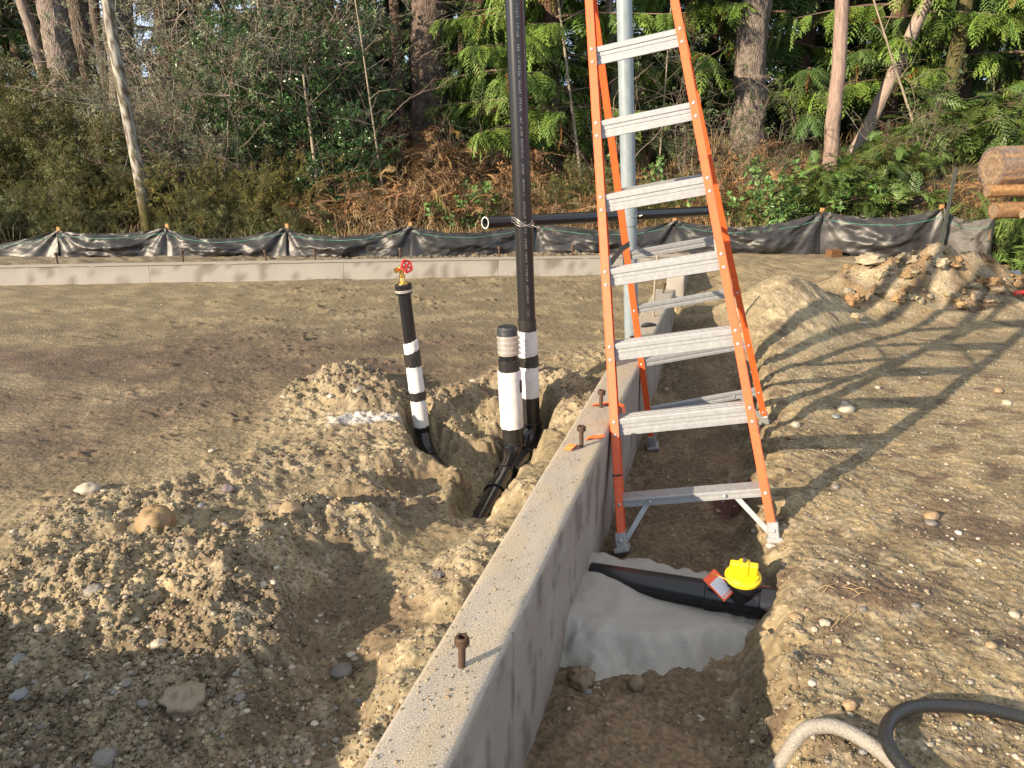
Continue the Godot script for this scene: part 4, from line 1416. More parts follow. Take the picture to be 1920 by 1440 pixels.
func lump_mesh(r: float, sd: int, flat: float, rough: float, m: Material, col: Color, detail := 10, ang := false) -> ArrayMesh:
	var mb := MB.new()
	var nz := noise(1.4, sd, 3)
	var nc := noise(1.1, sd + 3, 1, FastNoiseLite.TYPE_CELLULAR)
	var seg := detail * 2
	for i in detail + 1:
		var th := PI * i / detail
		for j in seg + 1:
			var ph := TAU * (j % seg) / seg
			var d := Vector3(sin(th) * cos(ph), cos(th), sin(th) * sin(ph))
			var k := 1.0 + rough * nz.get_noise_3dv(d)
			if ang: k += rough * 1.3 * nc.get_noise_3dv(d * 1.3)
			mb.col = col * (1.0 + .16 * nz.get_noise_3dv(d * 3.0))
			mb.col.a = 1.0
			mb.vert(Vector3(d.x, d.y * flat, d.z) * r * k, d)
	for i in detail:
		for j in seg:
			var a := i * (seg + 1) + j
			mb.ix.append_array(PackedInt32Array([a, a + 1, a + seg + 2, a, a + seg + 2, a + seg + 1]))
	mb.smooth()
	if mb.n[seg + 3].y < 0:
		for i in mb.n.size(): mb.n[i] = -mb.n[i]
	return mb.mesh(m)

func log_mesh(a: Vector3, b: Vector3, r0: float, r1: float, sd: int, bark: Color, wood: Color, half := false) -> ArrayMesh:
	var mb := MB.new()
	var nz := noise(3.0, sd, 3)
	var d := (b - a).normalized()
	var x := d.cross(Vector3.UP).normalized()
	var y := x.cross(d)
	var seg := 40
	var n := 30
	for i in n + 1:
		var t := float(i) / n
		var c := a.lerp(b, t)
		for j in seg + 1:
			var ang := TAU * (j % seg) / seg
			var e := x * cos(ang) + y * sin(ang)
			var rr := lerpf(r0, r1, t) * (1.0 + .10 * nz.get_noise_3d(cos(ang) * 2.0, sin(ang) * 2.0, t * 3.0) + .05 * nz.get_noise_3d(cos(ang) * 9.0, sin(ang) * 9.0, t * 5.0))
			if half and sin(ang) < 0.0: rr *= 1.0 - .55 * -sin(ang)
			var peel := smoothstep(.02, .2, nz.get_noise_3d(cos(ang) * 1.5 + 9.0, sin(ang) * 1.5, t * 4.0))
			mb.col = bark.lerp(wood, peel * .75) * (1.0 + .35 * nz.get_noise_3d(cos(ang) * 8.0, sin(ang) * 8.0, t * 2.0))
			mb.col.a = 1.0
			mb.vert(c + e * rr, e)
	for i in n:
		for j in seg:
			var q := i * (seg + 1) + j
			mb.ix.append_array(PackedInt32Array([q, q + seg + 2, q + 1, q, q + seg + 1, q + seg + 2]))
	mb.smooth()
	for e in [0, n]:
		var dirn := -d if e == 0 else d
		var c := a if e == 0 else b
		for ringi in 6:
			var f0 := 1.0 - ringi / 6.0
			var f1 := 1.0 - (ringi + 1) / 6.0
			for j in seg:
				var p := mb.v[e * (seg + 1) + j] - c
				var q := mb.v[e * (seg + 1) + j + 1] - c
				mb.col = (bark if ringi == 0 else wood.lerp(lin(.24, .20, .17), .65)) * (.8 + .25 * ((ringi * 7) % 3) / 2.0 + .2 * nz.get_noise_2d(ringi * 3.0, j * .4))
				mb.col.a = 1.0
				var i0 := mb.vert(c + p * f0, dirn)
				mb.vert(c + q * f0, dirn)
				mb.vert(c + q * f1, dirn)
				mb.vert(c + p * f1, dirn)
				mb.ix.append_array(PackedInt32Array([i0, i0 + 1, i0 + 2, i0, i0 + 2, i0 + 3]))
	return mb.mesh(M.wood)

func build_site_things() -> void:
	# hoses
	var g := func(x: float, z: float, up: float) -> Vector3: return Vector3(x, hgt(x, z) + up, z)
	hose("grey_hose", [g.call(.20, -1.05, .02), g.call(.34, -1.28, .02), g.call(.43, -1.43, .02), g.call(.535, -1.515, .02), g.call(.665, -1.57, .02), g.call(.775, -1.575, .02), g.call(.855, -1.535, .02), g.call(.905, -1.45, .02), g.call(.93, -1.30, .02), g.call(.95, -1.0, .02)], .0185, M.hose_grey, "dusty grey hose curving along the bottom edge of the picture")
	hose("black_hose", [g.call(1.00, -1.10, .02), g.call(.955, -1.26, .045), g.call(.905, -1.40, .055), g.call(.888, -1.475, .055), g.call(.915, -1.545, .05), g.call(1.00, -1.605, .04), g.call(1.10, -1.63, .035), g.call(1.20, -1.625, .03), g.call(1.32, -1.60, .025), g.call(1.6, -1.5, .02), g.call(1.9, -1.42, .02)], .0165, M.hose_black, "black hose looping over the ground in the lower right corner")
	# logs stacked beyond the right edge
	var bark := lin(.20, .135, .10)
	var wood := lin(.50, .27, .11)
	tag(part("cedar_log", log_mesh(Vector3(3.93, 1.075, -6.55), Vector3(7.2, 1.16, -6.9), .165, .19, 41, lin(.26, .19, .155), wood), self), "thick peeling log at the right edge, highest of the logs", "log")
	tag(part("split_slab", log_mesh(Vector3(3.87, .895, -6.45), Vector3(7.0, .93, -6.75), .048, .05, 43, wood * .9, wood), self), "rough split slab sticking out just under the thick log", "log")
	tag(part("split_log", log_mesh(Vector3(3.98, .735, -6.5), Vector3(7.0, .78, -6.8), .066, .08, 44, lin(.33, .18, .09), wood), self), "reddish split log lowest at the right edge", "log")
	tag(part("split_billet", log_mesh(Vector3(4.13, .715, -6.36), Vector3(6.6, .76, -6.6), .030, .035, 45, lin(.62, .44, .24), lin(.68, .50, .29)), self), "pale split billet in front of the lowest log", "log")
	var rack := thing("log_rack", "plain timber rack that holds the logs beyond the right edge", "rack", Vector3(5.2, 0, -6.7))
	for x in [-.1, 1.3]:
		for z in [-.42, .46]:
			var mb := MB.new()
			var gy := hgt(5.2 + x, -6.7 + z)
			mb.box(Vector3(x, (gy - .1 + 1.3) * .5, z), Vector3(.09, 1.4 - gy, .09), Basis.IDENTITY, .006)
			part("rack_post", mb.mesh(M.stake), rack)
		for y in [.625, .80, .875]:
			var mb := MB.new()
			mb.box(Vector3(x, y, .02), Vector3(.07, .06 if y < .7 else .05, .82), Basis.IDENTITY, .005)
			part("rack_beam", mb.mesh(M.stake), rack)
	# block of wood at the fence foot
	var mb2 := MB.new()
	mb2.box(Vector3(0, .03, 0), Vector3(.135, .085, .10), Basis(Vector3.UP, .25), .004)
	tag(part("wood_block", mb2.mesh(grain(mat(lin(.18, .085, .03), .8), TX.streak, 9.0)), self, Vector3(3.33, hgt(3.33, -8.0), -8.0)), "small reddish brown timber block against the foot of the silt fence", "block")
	# plastic sheet scrap
	mb2 = MB.new()
	var nP := noise(7.0, 51, 3)
	for j in 13:
		for i in 25:
			var x := i * .0145 - .17
			var z := j * .014 - .08
			mb2.vert(Vector3(x, .018 + .055 * absf(nP.get_noise_2d(x * 1.3, z * 2.0)) + .02 * nP.get_noise_2d(x * 5.0, z * 5.0) + .02 * sin(j * .25), z), Vector3.UP)
	for j in 12:
		for i in 24:
			var a := j * 25 + i
			mb2.ix.append_array(PackedInt32Array([a, a + 1, a + 26, a, a + 26, a + 25]))
	mb2.smooth()
	if mb2.n[60].y < 0:
		for i in mb2.n.size(): mb2.n[i] = -mb2.n[i]
	tag(part("plastic_scrap", mb2.mesh(M.plastic), self, Vector3(4.36, hgt(4.36, -6.93), -6.93)), "crumpled clear plastic sheet lying below the end of the silt fence", "plastic sheet")
	mb2 = MB.new()
	mb2.tube([Vector3(0, .025, 0), Vector3(.03, .028, -.02), Vector3(.10, .03, -.03), Vector3(.24, .03, -.05)], [.012, .019, .019, .016], 12)
	tag(part("red_handle", mb2.mesh(M.red), self, Vector3(4.08, hgt(4.12, -6.2), -6.18)), "red tool handle lying at the right edge of the picture", "tool")
	# blue drum in the trees
	var bz := -12.6
	var bp := Vector3(7.05, hgt(7.05, bz) - .05, bz)
	mb2 = MB.new()
	mb2.lathe([Vector2(.0005, 0), Vector2(.24, 0), Vector2(.25, .02), Vector2(.25, .26), Vector2(.262, .28), Vector2(.25, .30), Vector2(.25, .55), Vector2(.262, .57), Vector2(.25, .59), Vector2(.245, .84), Vector2(.235, .86), Vector2(.0005, .86)], Vector3.ZERO, Vector3(.02, 1, .05), 28)
	tag(part("blue_drum", mb2.mesh(M.blue), self, bp), "dull blue drum standing in the shade among the trees", "drum")

# ---------------------------------------------------------------- foliage pieces
func leaf_shape(mb: MB, base: Vector3, dir: Vector3, up: Vector3, length: float, wide: float, fold := .25) -> void:
	var s := dir.cross(up).normalized()
	var tip := base + dir * length - up * length * .12
	var m := base + dir * length * .45
	var l := m + s * wide * .5 + up * wide * fold
	var r := m - s * wide * .5 + up * wide * fold
	mb.tri(base, r, m)
	mb.tri(base, m, l)
	mb.tri(m, r, tip)
	mb.tri(m, tip, l)

func spray_mesh(sd: int, pairs: int, length: float, reach: float, wide: float, droop: float) -> ArrayMesh:
	var r := RandomNumberGenerator.new()
	r.seed = sd
	var mb := MB.new()
	for i in pairs:
		var t := (i + .3) / pairs
		var c := Vector3(0, -droop * t * t * length, t * length)
		for s in [-1.0, 1.0]:
			var l := reach * (.35 + .9 * sin(PI * (.12 + .80 * t))) * r.randf_range(.8, 1.15)
			var d := Vector3(s * r.randf_range(.75, .95), -.15 - droop * .5 * t, r.randf_range(.45, .75)).normalized()
			var fw := Vector3(-s * d.z, 0, absf(d.x)).normalized()
			var k := 1.0 - .2 * r.randf()
			mb.col = Color(k, k, k * .95)
			var w := wide * r.randf_range(.8, 1.2)
			var m := c + d * l * .55
			var e := c + d * l + Vector3(0, -l * .22, 0)
			mb.quad(c - fw * w * .5, m - fw * w * .55, m + fw * w * .55, c + fw * w * .5)
			mb.tri(m - fw * w * .55, e, m + fw * w * .55)
			for q in [.35, .7]:
				var p: Vector3 = c + d * l * q
				mb.tri(p + fw * w * .2, p + d * l * .16 + fw * w * 1.9 - Vector3(0, w * .4, 0), p + d * l * .16 + fw * w * .2)
	mb.col = Color(.75, .68, .5)
	var e0 := Vector3(0, -droop * length, length)
	mb.quad(Vector3(-.003, .002, 0), e0 + Vector3(-.001, .002, 0), e0 + Vector3(.001, .002, 0), Vector3(.003, .002, 0))
	var e2 := e0 + Vector3(0, -droop * .05, reach * .5)
	mb.tri(e0 + Vector3(-wide, 0, 0), e2, e0 + Vector3(wide, 0, 0))
	for i in mb.n.size():
		if mb.n[i].y < 0: mb.n[i] = -mb.n[i]
	return mb.mesh(M.cedar)

func cluster_mesh(sd: int, n: int, ll: float, lw: float, spread: float, m: Material) -> ArrayMesh:
	var r := RandomNumberGenerator.new()
	r.seed = sd
	var mb := MB.new()
	for i in n:
		var t := r.randf()
		var a := r.randf() * TAU
		var d := Vector3(cos(a), r.randf_range(-.2, .9), sin(a)).normalized()
		var up := Vector3(r.randf_range(-.5, .5), 1, r.randf_range(-.5, .5)).normalized()
		var k := r.randf_range(.65, 1.1)
		mb.col = Color(k, k, k)
		leaf_shape(mb, Vector3(r.randf_range(-.3, .3), t - .3, r.randf_range(-.3, .3)) * spread, d, up, ll * r.randf_range(.7, 1.2), lw * r.randf_range(.8, 1.2))
	mb.col = Color(.45, .34, .25)
	mb.tube([Vector3(0, -.4, 0) * spread, Vector3(.05, .7, 0) * spread], [.003, .0015], 3, false)
	return mb.mesh(m)

func tuft_mesh(sd: int, n: int, h: float, w: float, lean: float) -> ArrayMesh:
	var r := RandomNumberGenerator.new()
	r.seed = sd
	var mb := MB.new()
	for i in n:
		var a := r.randf() * TAU
		var o := Vector3(cos(a), 0, sin(a)) * r.randf() * .08
		var d := Vector3(cos(a + r.randf_range(-1, 1)), 0, sin(a)) * lean * r.randf_range(.3, 1.2)
		var hh := h * r.randf_range(.5, 1.15)
		var s := Vector3(-sin(a), 0, cos(a)) * w * r.randf_range(.7, 1.3)
		var k := r.randf_range(.6, 1.15)
		mb.col = Color(k, k * .97, k * .92)
		var p1 := o + d * .4 * hh + Vector3(0, hh * .6, 0)
		var p2 := o + d * 1.2 * hh + Vector3(0, hh * r.randf_range(.55, 1.0), 0)
		mb.quad(o - s, o + s, p1 + s * .8, p1 - s * .8)
		mb.tri(p1 - s * .8, p1 + s * .8, p2)
	for i in mb.n.size():
		if mb.n[i].y < 0: mb.n[i] = -mb.n[i]
	return mb.mesh(M.dry)

func fern_frond(length: float, sd: int) -> ArrayMesh:
	var r := RandomNumberGenerator.new()
	r.seed = sd
	var mb := MB.new()
	var n := 22
	for i in n:
		var t := (i + 1.0) / n
		var c := Vector3(0, length * (.85 * t - .62 * t * t), length * .82 * t)
		var tn := Vector3(0, .85 - 1.24 * t, .82).normalized()
		for s in [-1.0, 1.0]:
			var l := length * .15 * (1.0 - t * .85) * r.randf_range(.85, 1.1) * minf(1.0, .4 + t * 4.0)
			var k := r.randf_range(.8, 1.1)
			mb.col = Color(k * .095, k * .15, k * .032)
			leaf_shape(mb, c, (Vector3(s, -.12, .0) + tn * .35).normalized(), tn.cross(Vector3(1, 0, 0)) * -1.0, l, length * .034, .1)
	mb.col = Color(.11, .09, .04)
	var pp: Array = []
	var rr: Array = []
	for i in 8:
		var t := i / 7.0
		pp.append(Vector3(0, length * (.85 * t - .62 * t * t), length * .82 * t))
		rr.append(.003 * (1.1 - t))
	mb.tube(pp, rr, 3, false)
	return mb.mesh(M.leaf)

var SP := {}
func make_pieces() -> void:
	SP.cedar = [spray_mesh(1, 9, .30, .12, .016, .55), spray_mesh(2, 10, .36, .11, .015, .8), spray_mesh(3, 8, .26, .13, .018, .35)]
	SP.hemlock = [spray_mesh(4, 13, .30, .075, .010, .35), spray_mesh(5, 12, .24, .07, .010, .2)]
	SP.holly = [cluster_mesh(11, 10, .052, .024, .075, M.gloss_leaf), cluster_mesh(12, 9, .046, .022, .07, M.gloss_leaf)]
	SP.small = [cluster_mesh(13, 14, .034, .015, .085, M.leaf), cluster_mesh(14, 13, .03, .015, .08, M.leaf)]
	SP.tiny = [cluster_mesh(31, 26, .020, .008, .10, M.leaf), cluster_mesh(32, 22, .024, .007, .09, M.leaf)]
	SP.bramble = [cluster_mesh(15, 5, .085, .055, .05, M.leaf)]
	SP.lichen = [cluster_mesh(16, 12, .03, .007, .06, M.dry), cluster_mesh(17, 9, .045, .006, .07, M.dry)]
	SP.dead = [cluster_mesh(18, 9, .07, .02, .09, M.dry), spray_mesh(19, 9, .30, .09, .010, 1.1)]
	SP.tuft = [tuft_mesh(21, 16, .30, .004, .5), tuft_mesh(22, 14, .40, .004, .9), tuft_mesh(23, 18, .22, .005, .7)]
	SP.blade = [tuft_mesh(24, 12, .28, .009, .8)]

func look(d: Vector3, roll := 0.0) -> Basis:
	d = d.normalized()
	var x := Vector3.UP.cross(d)
	if x.length() < .05: x = Vector3(1, 0, 0)
	x = x.normalized()
	var y := d.cross(x)
	return Basis(x, y, d) * Basis(Vector3(0, 0, 1), roll)

# sprays shared out over their mesh variants, as foliage parts of one plant
func put_foliage(called: String, kinds: Array, xf: Array, cols: Array, parent: Node3D) -> void:
	for k in kinds.size():
		var a: Array = []
		var b: Array = []
		for i in range(k, xf.size(), kinds.size()):
			a.append(xf[i])
			b.append(cols[i])
		if a.size() > 0: many(called, kinds[k], a, b, parent)

# ---------------------------------------------------------------- trees
func trunk_mesh(lean: Vector3, r0: float, h: float, bark: Color, ridges: float, sd: int, below := .4) -> ArrayMesh:
	var mb := MB.new()
	var nz := noise(1.0, sd, 3)
	var seg := 40 if r0 > .08 else 10
	var rings := int(clampf(minf(h, 4.0) / .05, 10, 90))
	var ys: Array = []
	for i in rings: ys.append(-below + (minf(h, 4.0) + below) * i / float(rings - 1))
	var y := 4.6
	while y < h:
		ys.append(y)
		y += .6
	for i in ys.size():
		var yy: float = ys[i]
		var t := clampf(yy / h, 0, 1)
		var c := lean * yy + Vector3(.05 * r0 * nz.get_noise_2d(yy * .8, 1.0), 0, 0) * 6.0
		c.y = yy
		var rr := r0 * (1.0 - .55 * t) * (1.0 + .20 * exp(-maxf(yy, 0.0) / .2))
		for j in seg + 1:
			var a := TAU * (j % seg) / seg
			var e := Vector3(cos(a), 0, sin(a))
			# furrowed bark: ridges long up the stem, broken across
			var rg := 1.0 - absf(nz.get_noise_3d(cos(a) * 7.0 + .35 * nz.get_noise_2d(yy * 5.0, 7.0), sin(a) * 7.0, yy * 1.8)) * 3.0
			var pl := nz.get_noise_3d(cos(a) * 11.0, sin(a) * 11.0, yy * 7.0)
			var k := ridges * (clampf(rg, -1.0, 1.0) * .5 + pl * .5)
			mb.col = bark * clampf(1.0 + .55 * clampf(rg, -1.0, 1.0) * .6 + pl * .5, .35, 1.6)
			mb.col.a = 1.0
			mb.vert(c + e * rr * (1.0 + k), e)
	for i in ys.size() - 1:
		for j in seg:
			var a := i * (seg + 1) + j
			mb.ix.append_array(PackedInt32Array([a, a + seg + 2, a + 1, a, a + seg + 1, a + seg + 2]))
	mb.smooth()
	if mb.n[seg * 5].dot(mb.v[seg * 5] - Vector3(0, mb.v[seg * 5].y, 0)) < 0:
		for i in mb.n.size(): mb.n[i] = -mb.n[i]
	return mb.mesh(M.bark if r0 > .1 else M.smooth_bark)

func high_crown(t: Node3D, lean: Vector3, h: float, spread: float, col: Color) -> void:
	var xf: Array = []
	var cc: Array = []
	for i in 150:
		var y := rf(4.6, h + .8)
		var a := rf(0, TAU)
		var rr := spread * (1.0 - (y - 4.0) / (h - 2.0)) * sqrt(rf(.05, 1.0)) + .1
		var p := lean * y + Vector3(cos(a) * rr, y, sin(a) * rr)
		p.y = y - rr * .25
		xf.append(Transform3D(look(Vector3(cos(a), -.35, sin(a)), rf(-.6, .6)).scaled_local(Vector3.ONE * rf(2.0, 3.2)), p))
		cc.append(vary(col, .3))
	put_foliage("crown", SP.hemlock, xf, cc, t)

func trunk_tree(called: String, label: String, x: float, z: float, lean_x: float, r: float, h: float, bark: Color, ridges: float, sd: int, group := "", crown := true) -> Node3D:
	var y := hgt(x, z)
	var t := thing(called, label, "tree", Vector3(x, y - .05, z), group)
	var lean := Vector3(lean_x, 0, 0)
	part("trunk", trunk_mesh(lean, r, h, bark, ridges, sd), t)
	if crown: high_crown(t, lean, h, 1.9, lin(.035, .065, .025))
	return t

func cedar_tree(called: String, sd: int, h: float, low: float, reach: float, limbs: int, per: int, col: Color, kinds: Array, droop: float, label: String, group: String, vis := 1.0) -> Node3D:
	rng.seed = sd
	var t := thing(called, label, "tree", Vector3.ZERO, group)
	part("trunk", trunk_mesh(Vector3(rf(-.03, .03), 0, 0), .13, h, lin(.14, .085, .06), .10, sd), t)
	var lm := MB.new()
	var xf: Array = []
	var cc: Array = []
	for i in limbs:
		var f := pow(float(i) / limbs, 1.15)
		var y := lerpf(low, h - .3, f)
		var a := i * 2.4 + rf(-.5, .5)
		var L := reach * (1.0 - .72 * f) * rf(.65, 1.15)
		var d := Vector3(cos(a), 0, sin(a))
		var pts: Array = []
		var rad: Array = []
		for k in 8:
			var q := k / 7.0
			pts.append(Vector3(0, y, 0) + d * L * q + Vector3(0, L * (.12 * q - droop * q * q + .18 * q * q * q), 0) + Vector3(d.z, 0, -d.x) * .06 * sin(q * 4.0 + i))
			rad.append(.018 * (1.15 - q) * (.5 + L * .4))
		lm.col = lin(.12, .085, .06)
		lm.tube(pts, rad, 4, false)
		for k in per:
			var q := rf(.14, 1.0)
			var fi := q * 6.99
			var p: Vector3 = pts[int(fi)].lerp(pts[int(fi) + 1], fi - int(fi))
			var s := 1.0 if k % 2 == 0 else -1.0
			var sd2 := Vector3(d.z, 0, -d.x) * s
			var dir := (d * rf(.3, 1.0) + sd2 * rf(.2, 1.1) + Vector3(0, rf(-.75, .05), 0)).normalized()
			var sc := rf(.75, 1.35) * (1.15 - .4 * q)
			xf.append(Transform3D(look(dir, rf(-.5, .5)).scaled_local(Vector3.ONE * sc), p))
			var c2 := vary(col, .30)
			if rng.randf() < .035: c2 = lin(.22, .095, .03)
			cc.append(c2)
	part("limbs", lm.mesh(M.twig), t)
	put_foliage("crown", kinds, xf, cc, t)
	return t

# ---------------------------------------------------------------- shrubs
func stems_into(mb: MB, n: int, h: float, spread: float, r0: float, col: Color, side: int, twig: int, wild: float) -> Array:
	var tips: Array = []
	for i in n:
		var a := TAU * i / n + rf(-.5, .5)
		var o := Vector3(cos(a), 0, sin(a)) * rf(.02, .18)
		var d := (Vector3(cos(a), 0, sin(a)) * spread * rf(.2, 1.0) + Vector3.UP).normalized()
		var L := h * rf(.65, 1.1)
		var pts: Array = []
		var rad: Array = []
		var p := o - Vector3(0, .12, 0)
		for k in 9:
			pts.append(p)
			rad.append(r0 * (1.1 - k / 8.5))
			d = (d + Vector3(rf(-1, 1), rf(-.7, .45), rf(-1, 1)) * wild).normalized()
			p += d * L / 8.0
		mb.col = vary(col, .3)
		mb.tube(pts, rad, 4, false)
		for s in side:
			var q := rf(1.5, 7.9)
			var b: Vector3 = pts[int(q)].lerp(pts[int(q) + 1], q - int(q))
			var e := Vector3(rf(-1, 1), rf(-.15, .9), rf(-1, 1)).normalized()
			var l2 := L * rf(.14, .34)
			var sp: Array = []
			var sr: Array = []
			for k in 5:
				sp.append(b)
				sr.append(r0 * .42 * (1.15 - k / 4.4))
				e = (e + Vector3(rf(-1, 1), rf(-.7, .5), rf(-1, 1)) * wild * 1.4).normalized()
				b += e * l2 / 4.0
			mb.col = vary(col, .35)
			mb.tube(sp, sr, 3, false)
			tips.append([sp[4], e])
			for w in twig:
				var m: Vector3 = sp[rng.randi_range(1, 4)]
				var f := (e + Vector3(rf(-1, 1), rf(-.6, .8), rf(-1, 1)) * 1.2).normalized()
				var l3 := l2 * rf(.25, .6)
				var m2 := m + f * l3 * .5 + Vector3(rf(-.02, .02), rf(-.02, .02), rf(-.02, .02))
				mb.tube([m, m2, m2 + (f + Vector3(0, rf(-.4, .2), 0)) * l3 * .5], [r0 * .2, r0 * .15, r0 * .07], 3, false)
				tips.append([m2 + f * l3 * .4, f])
	return tips

func shrub(called: String, sd: int, n: int, h: float, spread: float, r0: float, stem: Color, side: int, twig: int, wild: float, kinds: Array, leaf: Color, per_tip: float, scatter: float, fsize: Vector2, vr := .3) -> Node3D:
	rng.seed = sd
	var t := Node3D.new()
	t.name = numbered(called)
	add_child(t)
	tag(t, "", "shrub")
	var mb := MB.new()
	var tips := stems_into(mb, n, h, spread, r0, stem, side, twig, wild)
	part("branches", mb.mesh(M.twig), t)
	var xf: Array = []
	var cc: Array = []
	for q in tips:
		var m := int(per_tip) + (1 if rng.randf() < per_tip - int(per_tip) else 0)
		for k in m:
			var d: Vector3 = (q[1] + Vector3(rf(-1, 1), rf(-.8, .6), rf(-1, 1)) * .9).normalized()
			var p: Vector3 = q[0] + Vector3(rf(-1, 1), rf(-1, 1), rf(-1, 1)) * scatter
			if p.y < .02: continue
			xf.append(Transform3D(look(d, rf(-1, 1)).scaled_local(Vector3.ONE * rf(fsize.x, fsize.y)), p))
			cc.append(vary(leaf, vr))
	if xf.size() > 0: put_foliage("foliage", kinds, xf, cc, t)
	return t

func place(o: Node3D, first: bool, called: String, x: float, z: float, sc: float, turn: float, label: String, group: String) -> void:
	var p := Vector3(x, hgt(x, z) - .04, z)
	if first:
		o.transform = Transform3D(Basis(Vector3.UP, turn).scaled_local(Vector3.ONE * sc), p)
		tag(o, label, "", group)
	else: copy(o, called, p, turn, Vector3.ONE * sc, label, group)

var said := {}
func rows(o: Node3D, called: String, spots: Array, label: String, group: String) -> void:
	for i in spots.size():
		var s: Array = spots[i]
		var lab: String = s[3] if s.size() > 3 else label + " " + whereabouts(s[0], s[1])
		said[lab] = said.get(lab, 0) + 1
		if said[lab] > 1: lab += [" and farther back", " and deepest in", " in the tangle"][mini(said[lab] - 2, 2)]
		place(o, i == 0, called, s[0], s[1], s[2], i * 2.13 + s[0], lab, group)

# what a plant on the bank stands by, in words
func whereabouts(x: float, z: float) -> String:
	var px := x / -z
	var marks := [[-.62, "at the far left edge"], [-.56, "below the broad sunlit fir"], [-.50, "left of the white-barked alder"], [-.455, "at the white-barked alder's foot"], [-.40, "right of the white-barked alder"], [-.33, "left of the glossy bushes"], [-.28, "among the glossy bushes"], [-.235, "by the pale sapling"], [-.17, "left of the massive dark fir"], [-.115, "below the massive dark fir"], [-.06, "right of the massive dark fir"], [0.0, "behind the tall black pipe"], [.06, "between tall pipe and ladder"], [.11, "behind the ladder's left rail"], [.155, "behind the grey post"], [.20, "seen through the ladder"], [.25, "behind the ladder's right rail"], [.305, "by the stout sunlit fir"], [.38, "by the pinkish young trunk"], [.46, "below the slanting trunk"], [.56, "near the steel post"]]
	var best := 9.0
	var w := ""
	for m in marks:
		if absf(m[0] - px) < best:
			best = absf(m[0] - px)
			w = m[1]
	var d := fence_z(x) - z
	return ("close behind the fence " if d < 1.25 else ("midway up the bank " if d < 2.4 else "high on the bank ")) + w

